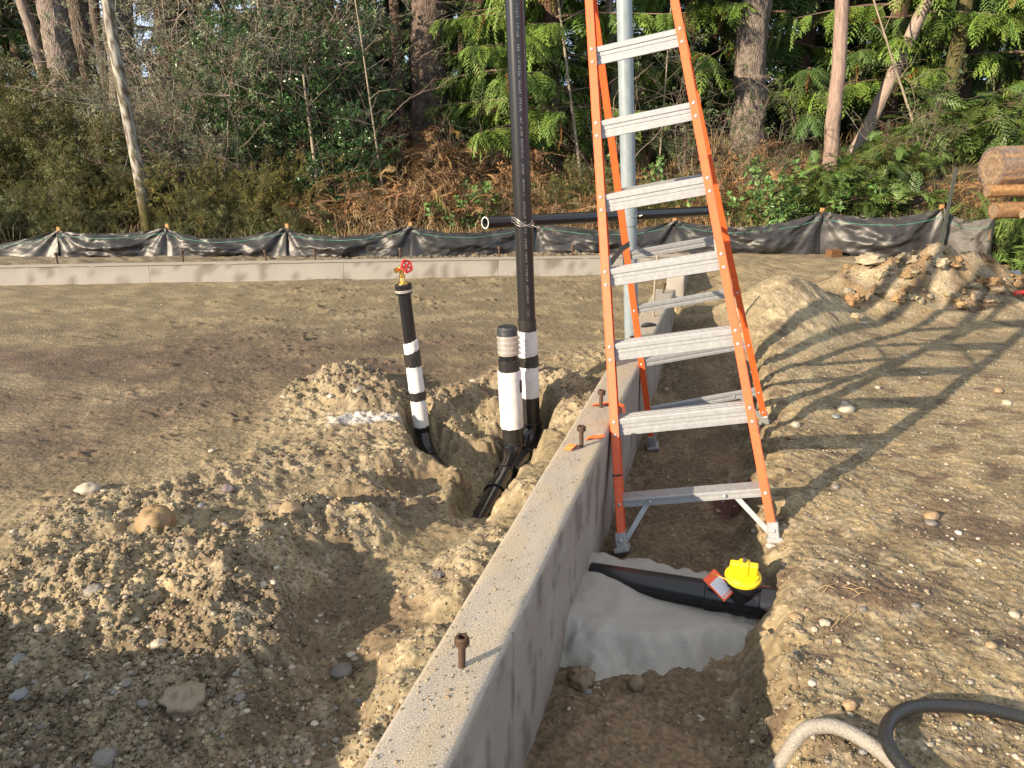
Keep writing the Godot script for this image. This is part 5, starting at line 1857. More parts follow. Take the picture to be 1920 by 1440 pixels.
func build_forest() -> void:
	make_pieces()
	# --- stems that stand out
	var fir := lin(.29, .24, .21)
	trunk_tree("fir_tree", "broad sunlit fir trunk leaning right near the left edge", -6.5, -12.0, .006, .205, 9.5, lin(.34, .285, .25), .16, 101)
	trunk_tree("fir_tree", "slender grey trunk leaning away left of the broad sunlit fir", -7.2, -13.0, -.14, .095, 9, fir, .12, 102)
	trunk_tree("fir_tree", "darker fir trunk just right of the broad sunlit one", -6.5, -12.6, .02, .165, 9.5, lin(.22, .17, .14), .16, 103)
	trunk_tree("fir_tree", "thin dark trunk between two firs at the upper left", -6.68, -13.5, .017, .085, 9, lin(.13, .10, .085), .12, 104)
	trunk_tree("fir_tree", "grey fir trunk behind the white-barked alder", -6.22, -13.2, .02, .235, 10, lin(.27, .23, .205), .14, 105)
	trunk_tree("fir_tree", "reddish brown trunk against the patch of blue sky", -6.05, -14.5, .06, .20, 10, lin(.21, .14, .115), .14, 106)
	trunk_tree("fir_tree", "reddish slanting trunk behind the glossy green bushes", -2.3, -13.0, -.27, .12, 8, lin(.13, .075, .055), .12, 107)
	trunk_tree("fir_tree", "thin reddish brown stem just left of the massive dark fir", -1.62, -11.8, -.01, .075, 9, lin(.13, .08, .06), .12, 108)
	trunk_tree("fir_tree", "massive dark furrowed fir trunk left of the tall black pipe", -1.24, -12.0, .03, .27, 11, lin(.21, .16, .13), .17, 109)
	trunk_tree("fir_tree", "dark trunk half hidden behind cedar boughs right of the massive fir", -.86, -14.0, .06, .15, 9, lin(.11, .075, .06), .12, 110)
	trunk_tree("fir_tree", "narrow pale trunk seen just left of the grey post top", 1.62, -12.5, -.09, .065, 8, lin(.27, .225, .19), .12, 111)
	trunk_tree("fir_tree", "stout sunlit fir trunk right of the ladder", 3.46, -11.8, -.04, .225, 10, lin(.29, .24, .205), .16, 112)
	trunk_tree("young_cedar", "straight pinkish young trunk with branch stubs right of the stout sunlit fir", 4.24, -10.6, -.05, .098, 7, lin(.32, .235, .20), .07, 113, "", false)
	trunk_tree("young_cedar", "pale trunk slanting up to the right among cedar boughs", 4.75, -11.2, .36, .098, 6, lin(.34, .27, .235), .08, 114, "", false)
	trunk_tree("maple_stem", "mossy yellow-green trunk above the sword fern", 6.05, -11.5, .05, .115, 7, lin(.15, .14, .05), .08, 115)
	trunk_tree("maple_stem", "dark brown trunk right of the mossy one above the fern", 6.55, -12.0, .06, .105, 7, lin(.10, .07, .05), .08, 116)
	var al := trunk_tree("alder_tree", "thin white-barked alder with moss on its foot", -4.20, -8.8, -.03, .062, 7, lin(.40, .385, .35), .06, 117, "", false)
	al.get_node("trunk").mesh = alder_mesh()
	# stubs on the pinkish stem
	# saplings and bare poles
	var sap := [[-2.33, -9.6, -.06, .026, 1.6, "pale sapling stem in front of the glossy green bushes"], [1.59, -10.5, -.05, .018, 4.2, "thin bare pole just right of the grey post"], [2.0, -10.9, .02, .013, 4.0, "very thin bare sapling between post and ladder's right rail"], [.95, -10.6, -.16, .022, 3.8, "bare leaning sapling between the tall pipe and the ladder"], [-3.4, -11.0, .05, .02, 4, "thin grey sapling in the lichen thicket"], [-1.55, -9.7, -.1, .014, 2.8, "slim bare stem in front of the massive dark fir"], [6.2, -9.2, .05, .026, 1.0, "mossy crooked stub between ferns and logs"], [5.4, -10.4, -.5, .02, 2.6, "pale bare branch slanting in front of the cedars"]]
	for s in sap:
		var o := thing("sapling", s[5], "sapling", Vector3(s[0], hgt(s[0], s[1]) - .04, s[1]), "bare saplings")
		rng.seed = int(absf(s[0]) * 100.0)
		part("stem", trunk_mesh(Vector3(s[2], 0, 0), s[3], s[4], lin(.33, .28, .215), .05, 130, .1), o)
		var mb := MB.new()
		for k in 12:
			var y: float = rf(.3, .95) * s[4]
			var b := Vector3(s[2] * y, y, 0)
			var d := Vector3(rf(-1, 1), rf(.1, .8), rf(-1, 1)).normalized()
			var l := rf(.25, .7) * minf(1.0, s[4] / 2.0)
			mb.col = lin(.25, .205, .155)
			mb.tube([b, b + d * l * .5, b + d * l + Vector3(rf(-.1, .1), rf(-.12, .1), 0)], [.006, .004, .002], 3, false)
		part("twigs", mb.mesh(M.twig), o)
	print("stems")
	# --- cedars whose boughs hang into view
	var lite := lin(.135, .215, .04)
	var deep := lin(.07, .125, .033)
	var cA := cedar_tree("cedar_tree", 201, 8.0, .5, 2.1, 44, 34, lite, SP.cedar, .34, "", "cedars")
	var cB := cedar_tree("cedar_tree", 202, 8.0, .9, 2.3, 42, 34, lite, SP.cedar, .42, "", "cedars")
	var cC := cedar_tree("cedar_tree", 203, 7.5, .4, 1.9, 46, 32, deep, SP.cedar, .36, "", "cedars")
	place(cA, true, "", .55, -11.3, 1.0, .4, "bright green cedar directly behind the tall black pipe", "cedars")
	place(cB, true, "", 2.75, -12.9, 1.0, 1.9, "cedar whose boughs fill the ladder's upper right opening", "cedars")
	place(cC, true, "", 4.5, -12.8, 1.05, .2, "deep green cedar between the stout fir and the pinkish stem", "cedars")
	copy(cA, "cedar_tree", Vector3(.12, hgt(.12, -11.2), -11.2), 2.6, Vector3(.72, .9, .72), "bright green cedar between the massive fir and the tall pipe", "cedars")
	copy(cB, "cedar_tree", Vector3(5.6, hgt(5.6, -12.2), -12.2), 3.4, Vector3.ONE * 1.0, "sunlit cedar around the slanting pale trunk", "cedars")
	copy(cA, "cedar_tree", Vector3(7.3, hgt(7.3, -11.6), -11.6), 5.0, Vector3.ONE * 1.0, "bright cedar above the logs at the right edge", "cedars")
	copy(cC, "cedar_tree", Vector3(6.3, hgt(6.3, -13.4), -13.4), 2.0, Vector3.ONE * 1.1, "deep green cedar behind the mossy trunk", "cedars")
	copy(cC, "cedar_tree", Vector3(-.5, hgt(-.5, -13.2), -13.2), 4.1, Vector3.ONE * 1.0, "dark cedar behind the massive fir", "cedars")
	copy(cC, "cedar_tree", Vector3(-8.8, hgt(-8.8, -13.4), -13.4), 1.1, Vector3.ONE * 1.0, "dark cedar filling the top left corner", "cedars")
	copy(cB, "cedar_tree", Vector3(8.6, hgt(8.6, -10.6), -10.6), .7, Vector3.ONE * .95, "cedar just outside the right edge behind the logs", "cedars")
	# deep wood behind
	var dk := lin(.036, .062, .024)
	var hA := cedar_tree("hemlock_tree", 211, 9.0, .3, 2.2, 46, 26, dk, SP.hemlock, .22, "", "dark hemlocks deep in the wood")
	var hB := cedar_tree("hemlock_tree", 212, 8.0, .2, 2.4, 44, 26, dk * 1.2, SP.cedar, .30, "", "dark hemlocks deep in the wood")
	var deepl := "dark conifer deep in the wood behind the front trees"
	var spots: Array = []
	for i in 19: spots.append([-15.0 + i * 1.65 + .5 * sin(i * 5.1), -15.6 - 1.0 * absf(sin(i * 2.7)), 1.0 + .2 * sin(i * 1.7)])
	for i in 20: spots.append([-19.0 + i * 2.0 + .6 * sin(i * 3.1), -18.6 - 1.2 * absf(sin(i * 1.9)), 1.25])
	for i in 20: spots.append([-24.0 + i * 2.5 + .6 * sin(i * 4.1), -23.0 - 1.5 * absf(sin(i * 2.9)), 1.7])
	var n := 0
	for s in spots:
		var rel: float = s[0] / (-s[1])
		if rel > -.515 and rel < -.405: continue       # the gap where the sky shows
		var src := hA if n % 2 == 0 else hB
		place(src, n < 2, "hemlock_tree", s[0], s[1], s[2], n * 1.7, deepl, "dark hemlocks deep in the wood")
		n += 1
	print("cedars")
	# --- shrubs
	var grey := lin(.205, .175, .145)
	var tw := shrub("lichen_shrub", 301, 10, 2.3, .55, .013, grey, 9, 6, .28, SP.lichen, lin(.23, .25, .17), .9, .05, Vector2(.8, 1.6))
	var tw2 := shrub("twiggy_shrub", 302, 9, 2.6, .75, .012, lin(.17, .13, .10), 9, 6, .34, SP.small, lin(.085, .12, .05), .55, .05, Vector2(.7, 1.3))
	rows(tw, "lichen_shrub", [[-4.5, -10.4, .85], [-4.2, -10.9, 1.1], [-3.75, -10.1, .9], [-3.3, -10.8, 1.15], [-4.9, -11.6, 1.15], [-2.7, -11.3, 1.2], [-4.4, -12.0, 1.4], [-3.5, -12.3, 1.4]], "tangled grey lichen-hung shrub", "lichen shrubs")
	rows(tw2, "twiggy_shrub", [[-4.7, -9.8, .7], [-3.8, -9.6, .7], [-3.1, -9.9, .8], [-2.3, -10.4, .9], [-2.6, -11.4, 1.2], [-.5, -10.8, .5], [1.4, -10.8, .8], [2.4, -10.6, .8], [3.0, -9.9, .6], [5.1, -10.2, .6]], "brown twiggy small-leaved shrub", "twiggy shrubs")
	var hl := shrub("glossy_shrub", 311, 8, 2.15, .6, .013, lin(.15, .115, .085), 9, 6, .24, SP.holly, lin(.055, .115, .035), 2.0, .10, Vector2(.8, 1.35), .35)
	rows(hl, "glossy_shrub", [[-2.75, -10.2, 1.05], [-3.15, -10.5, 1.05], [-2.4, -10.1, .9], [-2.45, -10.9, 1.0], [-2.1, -9.8, .6], [-2.8, -11.2, 1.2]], "glossy green broadleaf bush", "glossy evergreen bushes")
	var lf := shrub("needle_shrub", 321, 11, 1.25, .85, .010, lin(.13, .09, .06), 8, 4, .22, SP.tiny, lin(.115, .12, .03), 3.0, .09, Vector2(.8, 1.5), .45)
	var lf2 := shrub("needle_shrub", 322, 10, 1.15, .9, .010, lin(.15, .10, .065), 8, 5, .25, SP.tiny, lin(.11, .125, .035), 2.6, .08, Vector2(.8, 1.5), .5)
	rows(lf, "needle_shrub", [[-6.0, -9.7, 1.0], [-5.3, -9.5, .8], [-6.7, -10.0, 1.15], [-5.5, -10.2, 1.1], [-7.6, -10.0, 1.2], [-6.9, -11.0, 1.3], [-5.0, -9.0, .6], [4.6, -9.9, .6], [-7.9, -11.2, 1.4], [-4.5, -9.5, .6], [-3.5, -9.3, .65], [-2.9, -9.25, .55], [-5.0, -10.0, 1.0]], "olive green feathery shrub", "olive shrubs at the left")
	rows(lf2, "needle_shrub", [[-5.6, -9.0, .62], [-6.3, -9.1, .75], [-4.95, -9.6, .8], [-7.0, -9.2, .8], [-5.9, -10.6, 1.2], [-3.6, -8.9, .5], [-3.0, -8.8, .5], [-5.2, -8.75, .6], [-5.9, -8.7, .65], [-6.6, -8.7, .7], [-2.5, -8.8, .45], [-4.75, -8.75, .5], [-.35, -9.3, .5], [.5, -9.6, .55], [1.3, -9.4, .55], [1.9, -9.6, .6], [2.5, -9.3, .5], [.9, -10.2, .6]], "yellowish small-leaved undergrowth shrub", "yellowish undergrowth")
	var br := shrub("dead_bracken", 331, 12, .95, .9, .006, lin(.30, .22, .135), 6, 4, .30, SP.dead, lin(.215, .125, .06), .55, .05, Vector2(.6, 1.1), .4)
	rows(br, "dead_bracken", [[-1.2, -9.2, 1.0], [-.7, -9.4, .9], [-1.8, -9.2, .9], [-.2, -9.1, .8], [.4, -9.2, .8], [-2.3, -9.2, .6], [1.0, -9.2, .7], [2.1, -9.1, .7], [2.7, -9.6, .9], [3.3, -10.4, 1.0], [-.9, -10.4, 1.1], [0.1, -10.2, 1.0], [5.3, -8.9, .7], [-1.5, -10.6, 1.1], [1.6, -9.9, .8]], "dead brown bracken", "dead bracken")
	var ms := shrub("mossy_shrub", 335, 9, 1.3, .95, .012, lin(.13, .115, .03), 7, 5, .3, SP.lichen, lin(.15, .135, .03), 1.3, .05, Vector2(.8, 1.5), .35)
	rows(ms, "mossy_shrub", [[-3.75, -9.1, .75], [-3.2, -9.2, .8], [-4.55, -9.1, .5], [-2.75, -9.3, .7]], "moss-hung yellow-green shrub", "mossy shrubs")
	var bm := shrub("bramble", 341, 8, .95, 1.0, .006, lin(.16, .10, .07), 6, 3, .3, SP.bramble, lin(.085, .165, .04), .95, .05, Vector2(.7, 1.15), .3)
	rows(bm, "bramble", [[2.85, -9.05, .8, "bright green bramble right of the ladder behind the fence"], [3.1, -9.3, 1.0, "bramble at the foot of the stout sunlit fir"], [-.55, -9.2, .7, "low bramble behind the fence left of the tall pipe"], [1.7, -10.0, .8, "bramble seen through the ladder"], [-2.2, -9.0, .45, "small pale green bramble in front of the pale sapling"]], "", "brambles")
	var cs := shrub("cedar_sapling", 351, 9, 1.0, .8, .010, lin(.13, .09, .06), 8, 3, .2, SP.cedar, lin(.085, .14, .03), 1.0, .06, Vector2(.55, .95), .3)
	rows(cs, "cedar_sapling", [[3.75, -9.5, .85, "low feathery cedar bush left of the pinkish stem's foot"], [4.3, -9.4, .85, "low feathery cedar bush in front of the pinkish stem"], [4.75, -10.2, .7, "low cedar bush right of the pinkish stem"], [6.6, -9.4, 1.0, "leafy cedar bush behind the logs"], [5.9, -10.6, 1.1, "shaded cedar bush left of the mossy trunk"]], "", "young cedars")
	var gc := shrub("leafy_clump", 361, 12, .5, 1.0, .005, lin(.12, .15, .05), 5, 2, .2, SP.blade, lin(.10, .165, .035), 1.0, .05, Vector2(.45, .8), .3)
	rows(gc, "leafy_clump", [[4.95, -7.35, 1.0, "bright grassy clump right of the end of the silt fence"], [5.3, -7.7, 1.1, "grassy clump at the right edge below the logs"]], "", "grassy clumps")
	print("shrubs")
	# --- sword ferns
	var ff := [fern_frond(.62, 1), fern_frond(.55, 2)]
	for s in [[4.62, -8.55, 1.25, "sword fern in the dark gap left of the steel post"], [5.15, -8.35, 1.1, "sunlit sword fern right of the steel post"], [5.6, -8.7, .8, "sword fern beneath the logs"], [3.5, -9.8, .7, "small fern beside the stout sunlit fir"]]:
		rng.seed = int(s[0] * 77.0)
		var o := thing("sword_fern", s[3], "fern", Vector3(s[0], hgt(s[0], s[1]) - .02, s[1]), "sword ferns")
		for k in 15:
			var fr := part("frond", ff[k % 2], o)
			var a := TAU * k / 15.0 + rf(-.2, .2)
			fr.transform = Transform3D((Basis(Vector3.UP, a) * Basis(Vector3(1, 0, 0), rf(-.45, .1))).scaled_local(Vector3.ONE * s[2] * rf(.8, 1.15)), Vector3.ZERO)
			fr.mesh = ff[k % 2]
			fr.material_override = null
	# --- dead grass, litter
	rng.seed = 77
	var xf: Array = []
	var cc: Array = []
	for i in 5200:
		var x := rf(-9, 8)
		var d := pow(rng.randf(), 1.5) * 4.5 + .12
		var z := fence_z(x) - d
		if x < 2.0 and z > far_z(x) - .4: continue
		if x < -2.0 and rng.randf() < .75: continue
		if x > 3.4 and rng.randf() < .5: continue
		xf.append(Transform3D(Basis(Vector3.UP, rf(0, TAU)).scaled_local(Vector3.ONE * rf(.5, 1.15)), Vector3(x, hgt(x, z) - .02, z)))
		var g := nA.get_noise_2d(x * .5, z * .5)
		var brown := clampf(smoothstep(-2.6, -1.6, x) - smoothstep(2.6, 3.6, x) + g * .7, 0.0, 1.0)
		cc.append(vary(lin(.075, .075, .028).lerp(lin(.27, .18, .09), brown), .35))
	for k in 3:
		var a: Array = []
		var b: Array = []
		for i in range(k, xf.size(), 3):
			a.append(xf[i])
			b.append(cc[i])
		var o := many("dead_grass", SP.tuft[k], a, b, self)
		tag(o, ["tawny dead grass on the bank behind the silt fence", "long bent dead grass on the bank behind the silt fence", "short matted dead grass on the bank behind the silt fence"][k], "grass", "", "stuff")

func alder_mesh() -> ArrayMesh:
	var mb := MB.new()
	var nz := noise(2.0, 61, 3)
	for i in 120:
		var y := -.2 + i * .05
		var rr := .066 * (1.0 - .06 * y)
		var cx := .10 - .06 * y + .035 * y * y * .35 + .02 * sin(y * 2.0)
		for j in 17:
			var a := TAU * (j % 16) / 16.0
			var e := Vector3(cos(a), 0, sin(a))
			var patch := nz.get_noise_3d(e.x * .8, y * 3.5, e.z * .8)
			var c := lin(.47, .455, .42).lerp(lin(.13, .10, .08), smoothstep(.04, .16, patch))
			c = c.lerp(lin(.10, .09, .02), smoothstep(.75, .35, y + patch * .5))
			if y > .75: c = c.lerp(lin(.11, .09, .03), smoothstep(.2, .35, nz.get_noise_3d(e.x + 5.0, y * 1.2, e.z)) * .8)
			mb.col = c
			mb.col.a = 1.0
			mb.vert(Vector3(cx, y, 0) + e * rr * (1.0 + .05 * patch), e)
	for i in 119:
		for j in 16:
			var a := i * 17 + j
			mb.ix.append_array(PackedInt32Array([a, a + 18, a + 1, a, a + 17, a + 18]))
	return mb.mesh(M.smooth_bark)

# ---------------------------------------------------------------- stones and crumbs
const STONES := [
	[-1.61,-2.67,0.041,"p","L"], [-1.54,-2.65,0.014,"p","L"], [-1.18,-1.56,0.019,"b","L"], [-1.10,-1.43,0.017,"b","L"], [-0.97,-1.70,0.012,"p","L"], [-0.87,-1.62,0.021,"p","L"], [-0.76,-1.57,0.010,"w","L"],
	[-0.93,-1.57,0.010,"w","L"], [-1.11,-1.79,0.024,"g","L"], [-0.82,-1.42,0.014,"g","L"], [-0.88,-1.47,0.011,"g","L"], [-0.84,-1.28,0.025,"g","L"], [-0.42,-1.71,0.013,"p","L"], [-0.40,-1.72,0.008,"g","L"],
	[-0.67,-1.81,0.013,"p","L"], [-0.62,-1.46,0.013,"g","L"], [-0.69,-1.99,0.009,"w","L"], [-1.05,-2.60,0.024,"v","L"], [-1.06,-2.49,0.017,"o","L"], [-1.11,-2.49,0.015,"b","L"], [-0.73,-2.29,0.035,"t","L"],
	[-0.87,-2.53,0.013,"g","L"], [-0.45,-1.44,0.009,"w","L"], [-0.67,-1.28,0.010,"g","L"], [-1.29,-3.07,0.014,"p","L"], [-1.06,-2.02,0.014,"p","L"], [-0.54,-2.40,0.017,"b","L"], [-1.40,-2.14,0.012,"p","L"],
	[-1.18,-1.65,0.011,"g","L"], [-0.80,-1.54,0.009,"p","L"], [-1.03,-1.55,0.008,"g","L"], [-1.13,-3.95,0.020,"p","B"], [-0.74,-3.58,0.021,"g","B"], [-0.90,-3.62,0.016,"w","B"], [-1.16,-3.71,0.016,"p","B"],
	[-0.76,-3.57,0.016,"p","B"], [-0.64,-3.58,0.023,"t","B"], [-0.65,-2.93,0.020,"o","L"], [-0.57,-2.92,0.015,"o","L"], [-0.21,-3.98,0.020,"p","B"], [0.26,-3.71,0.019,"t","B"], [-0.59,-3.81,0.014,"p","B"],
	[-0.81,-3.33,0.015,"p","B"], [0.99,-2.62,0.018,"w","R"], [2.78,-4.09,0.024,"p","R"], [2.85,-4.29,0.028,"t","R"], [2.66,-5.69,0.028,"p","R"], [1.83,-3.98,0.041,"p","R"], [1.87,-4.10,0.018,"w","R"],
	[1.73,-3.87,0.023,"b","R"], [1.47,-3.74,0.025,"p","R"], [1.40,-3.58,0.027,"t","R"], [2.60,-4.66,0.017,"p","R"], [1.38,-3.00,0.018,"g","R"], [1.65,-2.73,0.029,"t","R"], [1.62,-2.68,0.023,"g","R"],
	[1.69,-2.61,0.012,"w","R"], [1.33,-2.32,0.009,"w","R"], [1.21,-2.34,0.009,"p","R"], [1.13,-2.37,0.009,"p","R"], [0.96,-2.03,0.015,"p","R"], [0.89,-2.08,0.020,"t","R"], [0.92,-2.01,0.011,"p","R"],
	[1.10,-2.09,0.012,"g","R"], [1.27,-2.10,0.013,"g","R"], [1.58,-2.09,0.015,"p","R"], [0.82,-1.76,0.012,"w","R"], [1.25,-1.76,0.009,"p","R"], [1.39,-1.90,0.015,"t","R"], [0.90,-1.85,0.008,"p","R"],
	[0.83,-1.91,0.011,"g","R"], [0.88,-1.66,0.018,"t","R"], [0.85,-1.51,0.009,"b","R"], [1.79,-2.88,0.011,"p","R"], [2.18,-4.37,0.016,"p","R"], [2.65,-5.01,0.018,"p","R"], [1.65,-2.41,0.009,"w","R"],
	[0.23,-1.97,0.015,"g","T"], [1.02,-4.86,0.021,"t","T"], [1.07,-3.46,0.021,"g","T"], [0.98,-2.79,0.013,"p","T"], [0.94,-3.18,0.012,"t","T"]
]
var STONE_COL := {"p": lin(.52, .47, .38), "w": lin(.66, .62, .56), "g": lin(.24, .225, .21), "b": lin(.26, .28, .30), "t": lin(.40, .29, .175), "o": lin(.30, .27, .16), "v": lin(.20, .16, .17)}

func build_stones() -> void:
	rng.seed = 500
	var words := {"p": "pale buff", "w": "white", "g": "dull grey", "b": "bluish grey", "t": "tan brown", "o": "olive brown", "v": "purplish grey"}
	var where := {"L": "on the churned soil left of the wall", "B": "on the loose soil around the risers", "T": "on the shaded trench floor", "R": "on the trodden ground right of the trench"}
	var made := {}
	for k in words:
		var a: Array = []
		for i in 3: a.append(lump_mesh(1.0, 600 + k.unicode_at(0) * 3 + i, [.62, .5, .75][i], .32, M.stone, STONE_COL[k], 9))
		made[k] = a
	var i := 0
	for s in STONES:
		var r: float = s[2]
		var o := part("pebble", made[s[3]][i % 3], self)
		var y := hgt(s[0], s[1])
		var lo := 1e9
		for q in 8: lo = minf(lo, hgt(s[0] + cos(q * .785) * r * .7, s[1] + sin(q * .785) * r * .7))
		y = (y + lo) * .5
		o.transform = Transform3D(Basis(Vector3.UP, i * 2.4).scaled_local(Vector3(r * 1.15, r, r * .95)), Vector3(s[0], y + r * .30, s[1]))
		var sz := "small " if r < .014 else ("large " if r > .026 else "")
		var lab: String = sz + words[s[3]] + " pebble " + where[s[4]]
		tag(o, lab, "stone", lab)
		i += 1
	# rocks that stand out
	var big := [["rock", -1.20, -2.33, .064, .85, lin(.36, .245, .125), .22, "round tan brown cobble half sunk in the churned soil at left", false],
		["rock", -.735, -1.43, .055, .8, lin(.34, .285, .20), .30, "crusted tan rock on the shaded slope at the lower left", true],
		["rock", -.43, -1.635, .028, .6, lin(.20, .185, .17), .2, "smooth dark grey stone in the hollow beside the wall", false],
		["rock", .215, -2.015, .050, .72, lin(.25, .185, .115), .30, "blocky brown rock against the wall in the shaded trench", true],
		["rock", .385, -2.0, .027, .95, lin(.26, .20, .125), .2, "upright oval stone standing in the shaded trench", false],
		["rock", 3.05, -6.55, .155, .40, lin(.46, .395, .28), .35, "pale flat slab of rock on top of the spoil pile", true],
		["rock", 3.95, -6.65, .15, .62, lin(.44, .37, .26), .45, "crumbly pale boulder at the right of the spoil pile", true],
		["rock", 3.5, -6.3, .09, .7, lin(.48, .40, .28), .45, "cream coloured rock in the middle of the spoil pile", true],
		["rock", 3.1, -6.1, .075, .7, lin(.42, .28, .14), .5, "orange clay lump at the front of the spoil pile", true],
		["rock", 3.95, -6.25, .08, .6, lin(.42, .27, .13), .5, "orange brown clay lump at the right end of the spoil pile", true],
		["rock", 2.62, -5.75, .06, .55, lin(.42, .34, .22), .4, "low buff lump between sand pile and spoil pile", true],
		["rock", -.22, -2.02, .022, .25, lin(.22, .21, .20), .3, "flat grey stone chip on the sand beside the wall", true],
		["rock", 3.6, -6.05, .07, .6, lin(.44, .30, .16), .5, "rusty clod low in the spoil pile's right half", true]]
	for b in big:
		var r: float = b[3]
		var o := part(b[0], lump_mesh(r, int(b[1] * 50.0) + 777, b[4], b[6], M.stone, b[5], 14, b[8]), self)
		o.position = Vector3(b[1], hgt(b[1], b[2]) + r * b[4] * .35, b[2])
		o.rotation.y = b[1] * 3.0
		tag(o, b[7], "rock", "")
	# broken clods of the spoil heap
	for k in 90:
		var x := 3.55 + rf(-.85, .8)
		var z := -6.35 + rf(-.32, .30)
		var r := rf(.02, .07) * (1.6 if k < 14 else 1.0)
		var rust := rng.randf() < .6
		var tint := vary(lin(.33, .22, .115) if rust else lin(.42, .355, .25), .2)
		var o := part("clay_clod", lump_mesh(r, 1200 + k, rf(.5, .85), .55, M.clod, tint, 9, true), self)
		o.position = Vector3(x, hgt(x, z) + r * .15, z)
		o.rotation.y = rf(0, TAU)
		tag(o, "orange brown clay clod broken over the spoil heap" if rust else "cream clay clod broken over the spoil heap", "clod", "rusty clods of the spoil heap" if rust else "cream clods of the spoil heap")
	# gravel and crumbs, past counting
	var grv: Array = [[], [], []]
	var gc: Array = [[], [], []]
	var tints: Array = [STONE_COL.p, STONE_COL.g, STONE_COL.t, lin(.50, .43, .32), lin(.40, .34, .24), lin(.36, .30, .21), lin(.33, .30, .26), lin(.44, .37, .26)]
	var cl: Array = [[], []]
	var cc: Array = [[], []]
	for n in 190000:
		var z := -1.05 - pow(rng.randf(), 2.0) * 6.0
		var x := rf(-1.05, 1.1) * (-z * .72 + .25)
		var w := us(x, z)
		if w.y > -.17 and w.y < .012 and w.x < 5.05: continue
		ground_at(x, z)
		var rough := g_rough
		var keep := clampf((rough - .006) / .03, .02, 1.0)
		if w.y > .6: keep = maxf(keep, .55 * clampf((rough - .006) / .008, .03, 1.0))
		if w.y > .0 and w.y < .55: keep *= .5
		if rng.randf() > keep: continue
		if w.x > .93 and w.x < 1.72 and w.y > 0.0 and w.y < .68 and rng.randf() < .97: continue
		if z < far_z(x) + .1 and x < 2.0: continue
		var y := hgt(x, z)
		if rng.randf() < .24:
			var r := .0018 + .0066 * pow(rng.randf(), 4.0)
			var k := rng.randi() % 3
			grv[k].append(Transform3D(Basis(Vector3.UP, rf(0, TAU)).scaled_local(Vector3(r * rf(.9, 1.4), r * rf(.7, 1), r)), Vector3(x, y + r * .12, z)))
			gc[k].append(vary(tints[rng.randi() % tints.size()], .25))
		else:
			var r := .0024 + .0105 * pow(rng.randf(), 3.4) * clampf(rough / .035, .4, 1.2)
			var k := rng.randi() % 2
			cl[k].append(Transform3D((Basis(Vector3.UP, rf(0, TAU)) * Basis(Vector3(1, 0, 0), rf(-.6, .6))).scaled_local(Vector3(r * rf(.8, 1.3), r * rf(.7, 1.1), r)), Vector3(x, y + r * .2, z)))
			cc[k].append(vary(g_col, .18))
	for k in 3:
		var ms := lump_mesh(1.0, 900 + k, .8, .35, M.stone, Color(1, 1, 1), 5)
		tag(many("gravel", ms, grv[k], gc[k], self), ["fine rounded gravel scattered through the loose soil", "fine pale grit scattered through the loose soil", "fine mixed gravel bits strewn over the site soil"][k], "gravel", "", "stuff")
	for k in 2:
		var ms := lump_mesh(1.0, 920 + k, .85, .6, M.clod, Color(1, 1, 1), 5, true)
		tag(many("soil_crumbs", ms, cl[k], cc[k], self), ["loose crumbs of tan soil over the churned ground", "broken clods of tan soil over the churned ground"][k], "soil", "", "stuff")
	# grit on top of the near wall
	var wg: Array = []
	var wc: Array = []
	for n in 2400:
		var u := pow(rng.randf(), 1.6) * 4.8 - .4
		var s := -.01 - .14 * rng.randf()
		var r := .0009 + .0030 * pow(rng.randf(), 4.0)
		if u < .6 and rng.randf() < .1: r *= 1.8
		wg.append(Transform3D(Basis(Vector3.UP, rf(0, TAU)).scaled_local(Vector3(r * 1.2, r * .8, r)), at_us(u, s, TOP + r * .4)))
		wc.append(vary(lin(.45, .37, .25), .3))
	tag(many("wall_grit", lump_mesh(1.0, 940, .8, .4, M.clod, Color(1, 1, 1), 4, true), wg, wc, self), "sandy grit and pebbles lying on top of the near wall", "grit", "", "stuff")
	# pine needles and straw
	rng.seed = 808
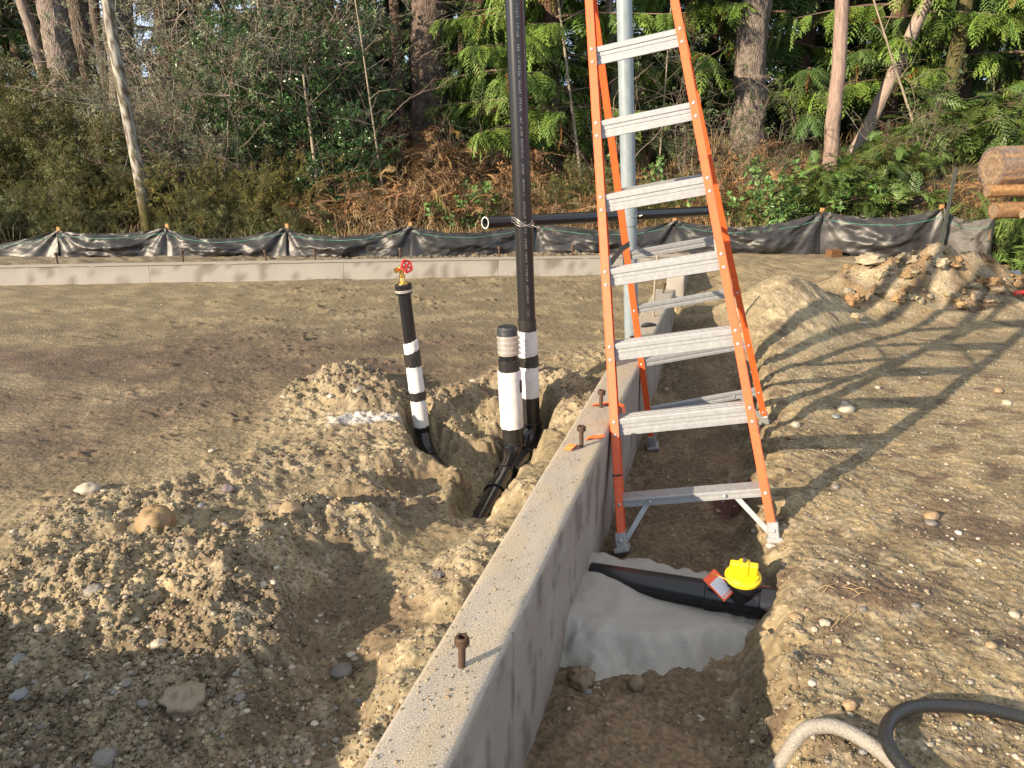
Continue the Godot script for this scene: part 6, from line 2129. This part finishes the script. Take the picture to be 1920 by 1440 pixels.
	for k in 9:
		var x: float = [1.08, 1.10, 1.06, 1.12, 1.09, .99, 1.01, 1.03, 1.05][k] + 0.0
		var z: float = [-2.20, -2.18, -2.22, -2.16, -2.14, -2.02, -2.03, -2.05, -2.19][k] + 0.0
		var a := rf(0, TAU)
		var mb := MB.new()
		mb.col = lin(.42, .30, .16)
		var l := rf(.05, .09)
		var d := Vector3(cos(a), 0, sin(a))
		var y := hgt(x, z)
		mb.tube([Vector3(0, .002, 0), d * l * .5 + Vector3(0, .012, 0), d * l + Vector3(0, hgt(x + d.x * l, z + d.z * l) - y + .004, 0)], [.0011, .0012, .0008], 4)
		tag(part("straw", mb.mesh(M.twig), self, Vector3(x, y, z)), "dry straw stalk on the ground right of the yellow cap", "straw", "straw stalks right of the yellow cap")

# ---------------------------------------------------------------- scene
func _ready() -> void:
	rng.seed = 1
	var cam := Camera3D.new()
	cam.name = "camera"
	cam.position = Vector3(0, 1.28, 0)
	cam.rotation_degrees = Vector3(-17.5, 0, 0)
	cam.fov = 53.03
	cam.near = .05
	cam.far = 400.0
	add_child(cam)
	var env := Environment.new()
	var sky := Sky.new()
	var sm := ProceduralSkyMaterial.new()
	sm.sky_top_color = Color(.66, .67, .68)
	sm.sky_horizon_color = Color(.72, .81, .91)
	sm.sky_curve = .3
	sm.ground_bottom_color = Color(.25, .22, .18)
	sm.ground_horizon_color = Color(.45, .45, .42)
	sm.sky_energy_multiplier = 1.0
	sky.sky_material = sm
	env.background_mode = Environment.BG_SKY
	env.sky = sky
	env.background_energy_multiplier = 1.0
	env.tonemap_mode = Environment.TONE_MAPPER_LINEAR
	env.tonemap_exposure = 2.42
	env.sdfgi_enabled = true
	env.ssao_enabled = true
	env.ssil_enabled = true
	var we := WorldEnvironment.new()
	we.environment = env
	add_child(we)
	var sun := DirectionalLight3D.new()
	sun.name = "sun"
	sun.light_energy = 1.6
	sun.light_color = Color(1.0, .915, .79)
	sun.light_angular_distance = .55
	sun.shadow_enabled = true
	add_child(sun)
	sun.look_at_from_position(Vector3.ZERO, Vector3(.7428, -.3338, -.5803), Vector3.UP)
	make_materials()
	print("materials ", Time.get_ticks_msec())
	build_ground()
	print("ground ", Time.get_ticks_msec())
	build_sand()
	build_walls()
	build_pipes()
	build_ladder()
	build_fence()
	print("built ", Time.get_ticks_msec())
	build_forest()
	print("forest ", Time.get_ticks_msec())
	build_site_things()
	build_stones()
	print("done ", Time.get_ticks_msec())
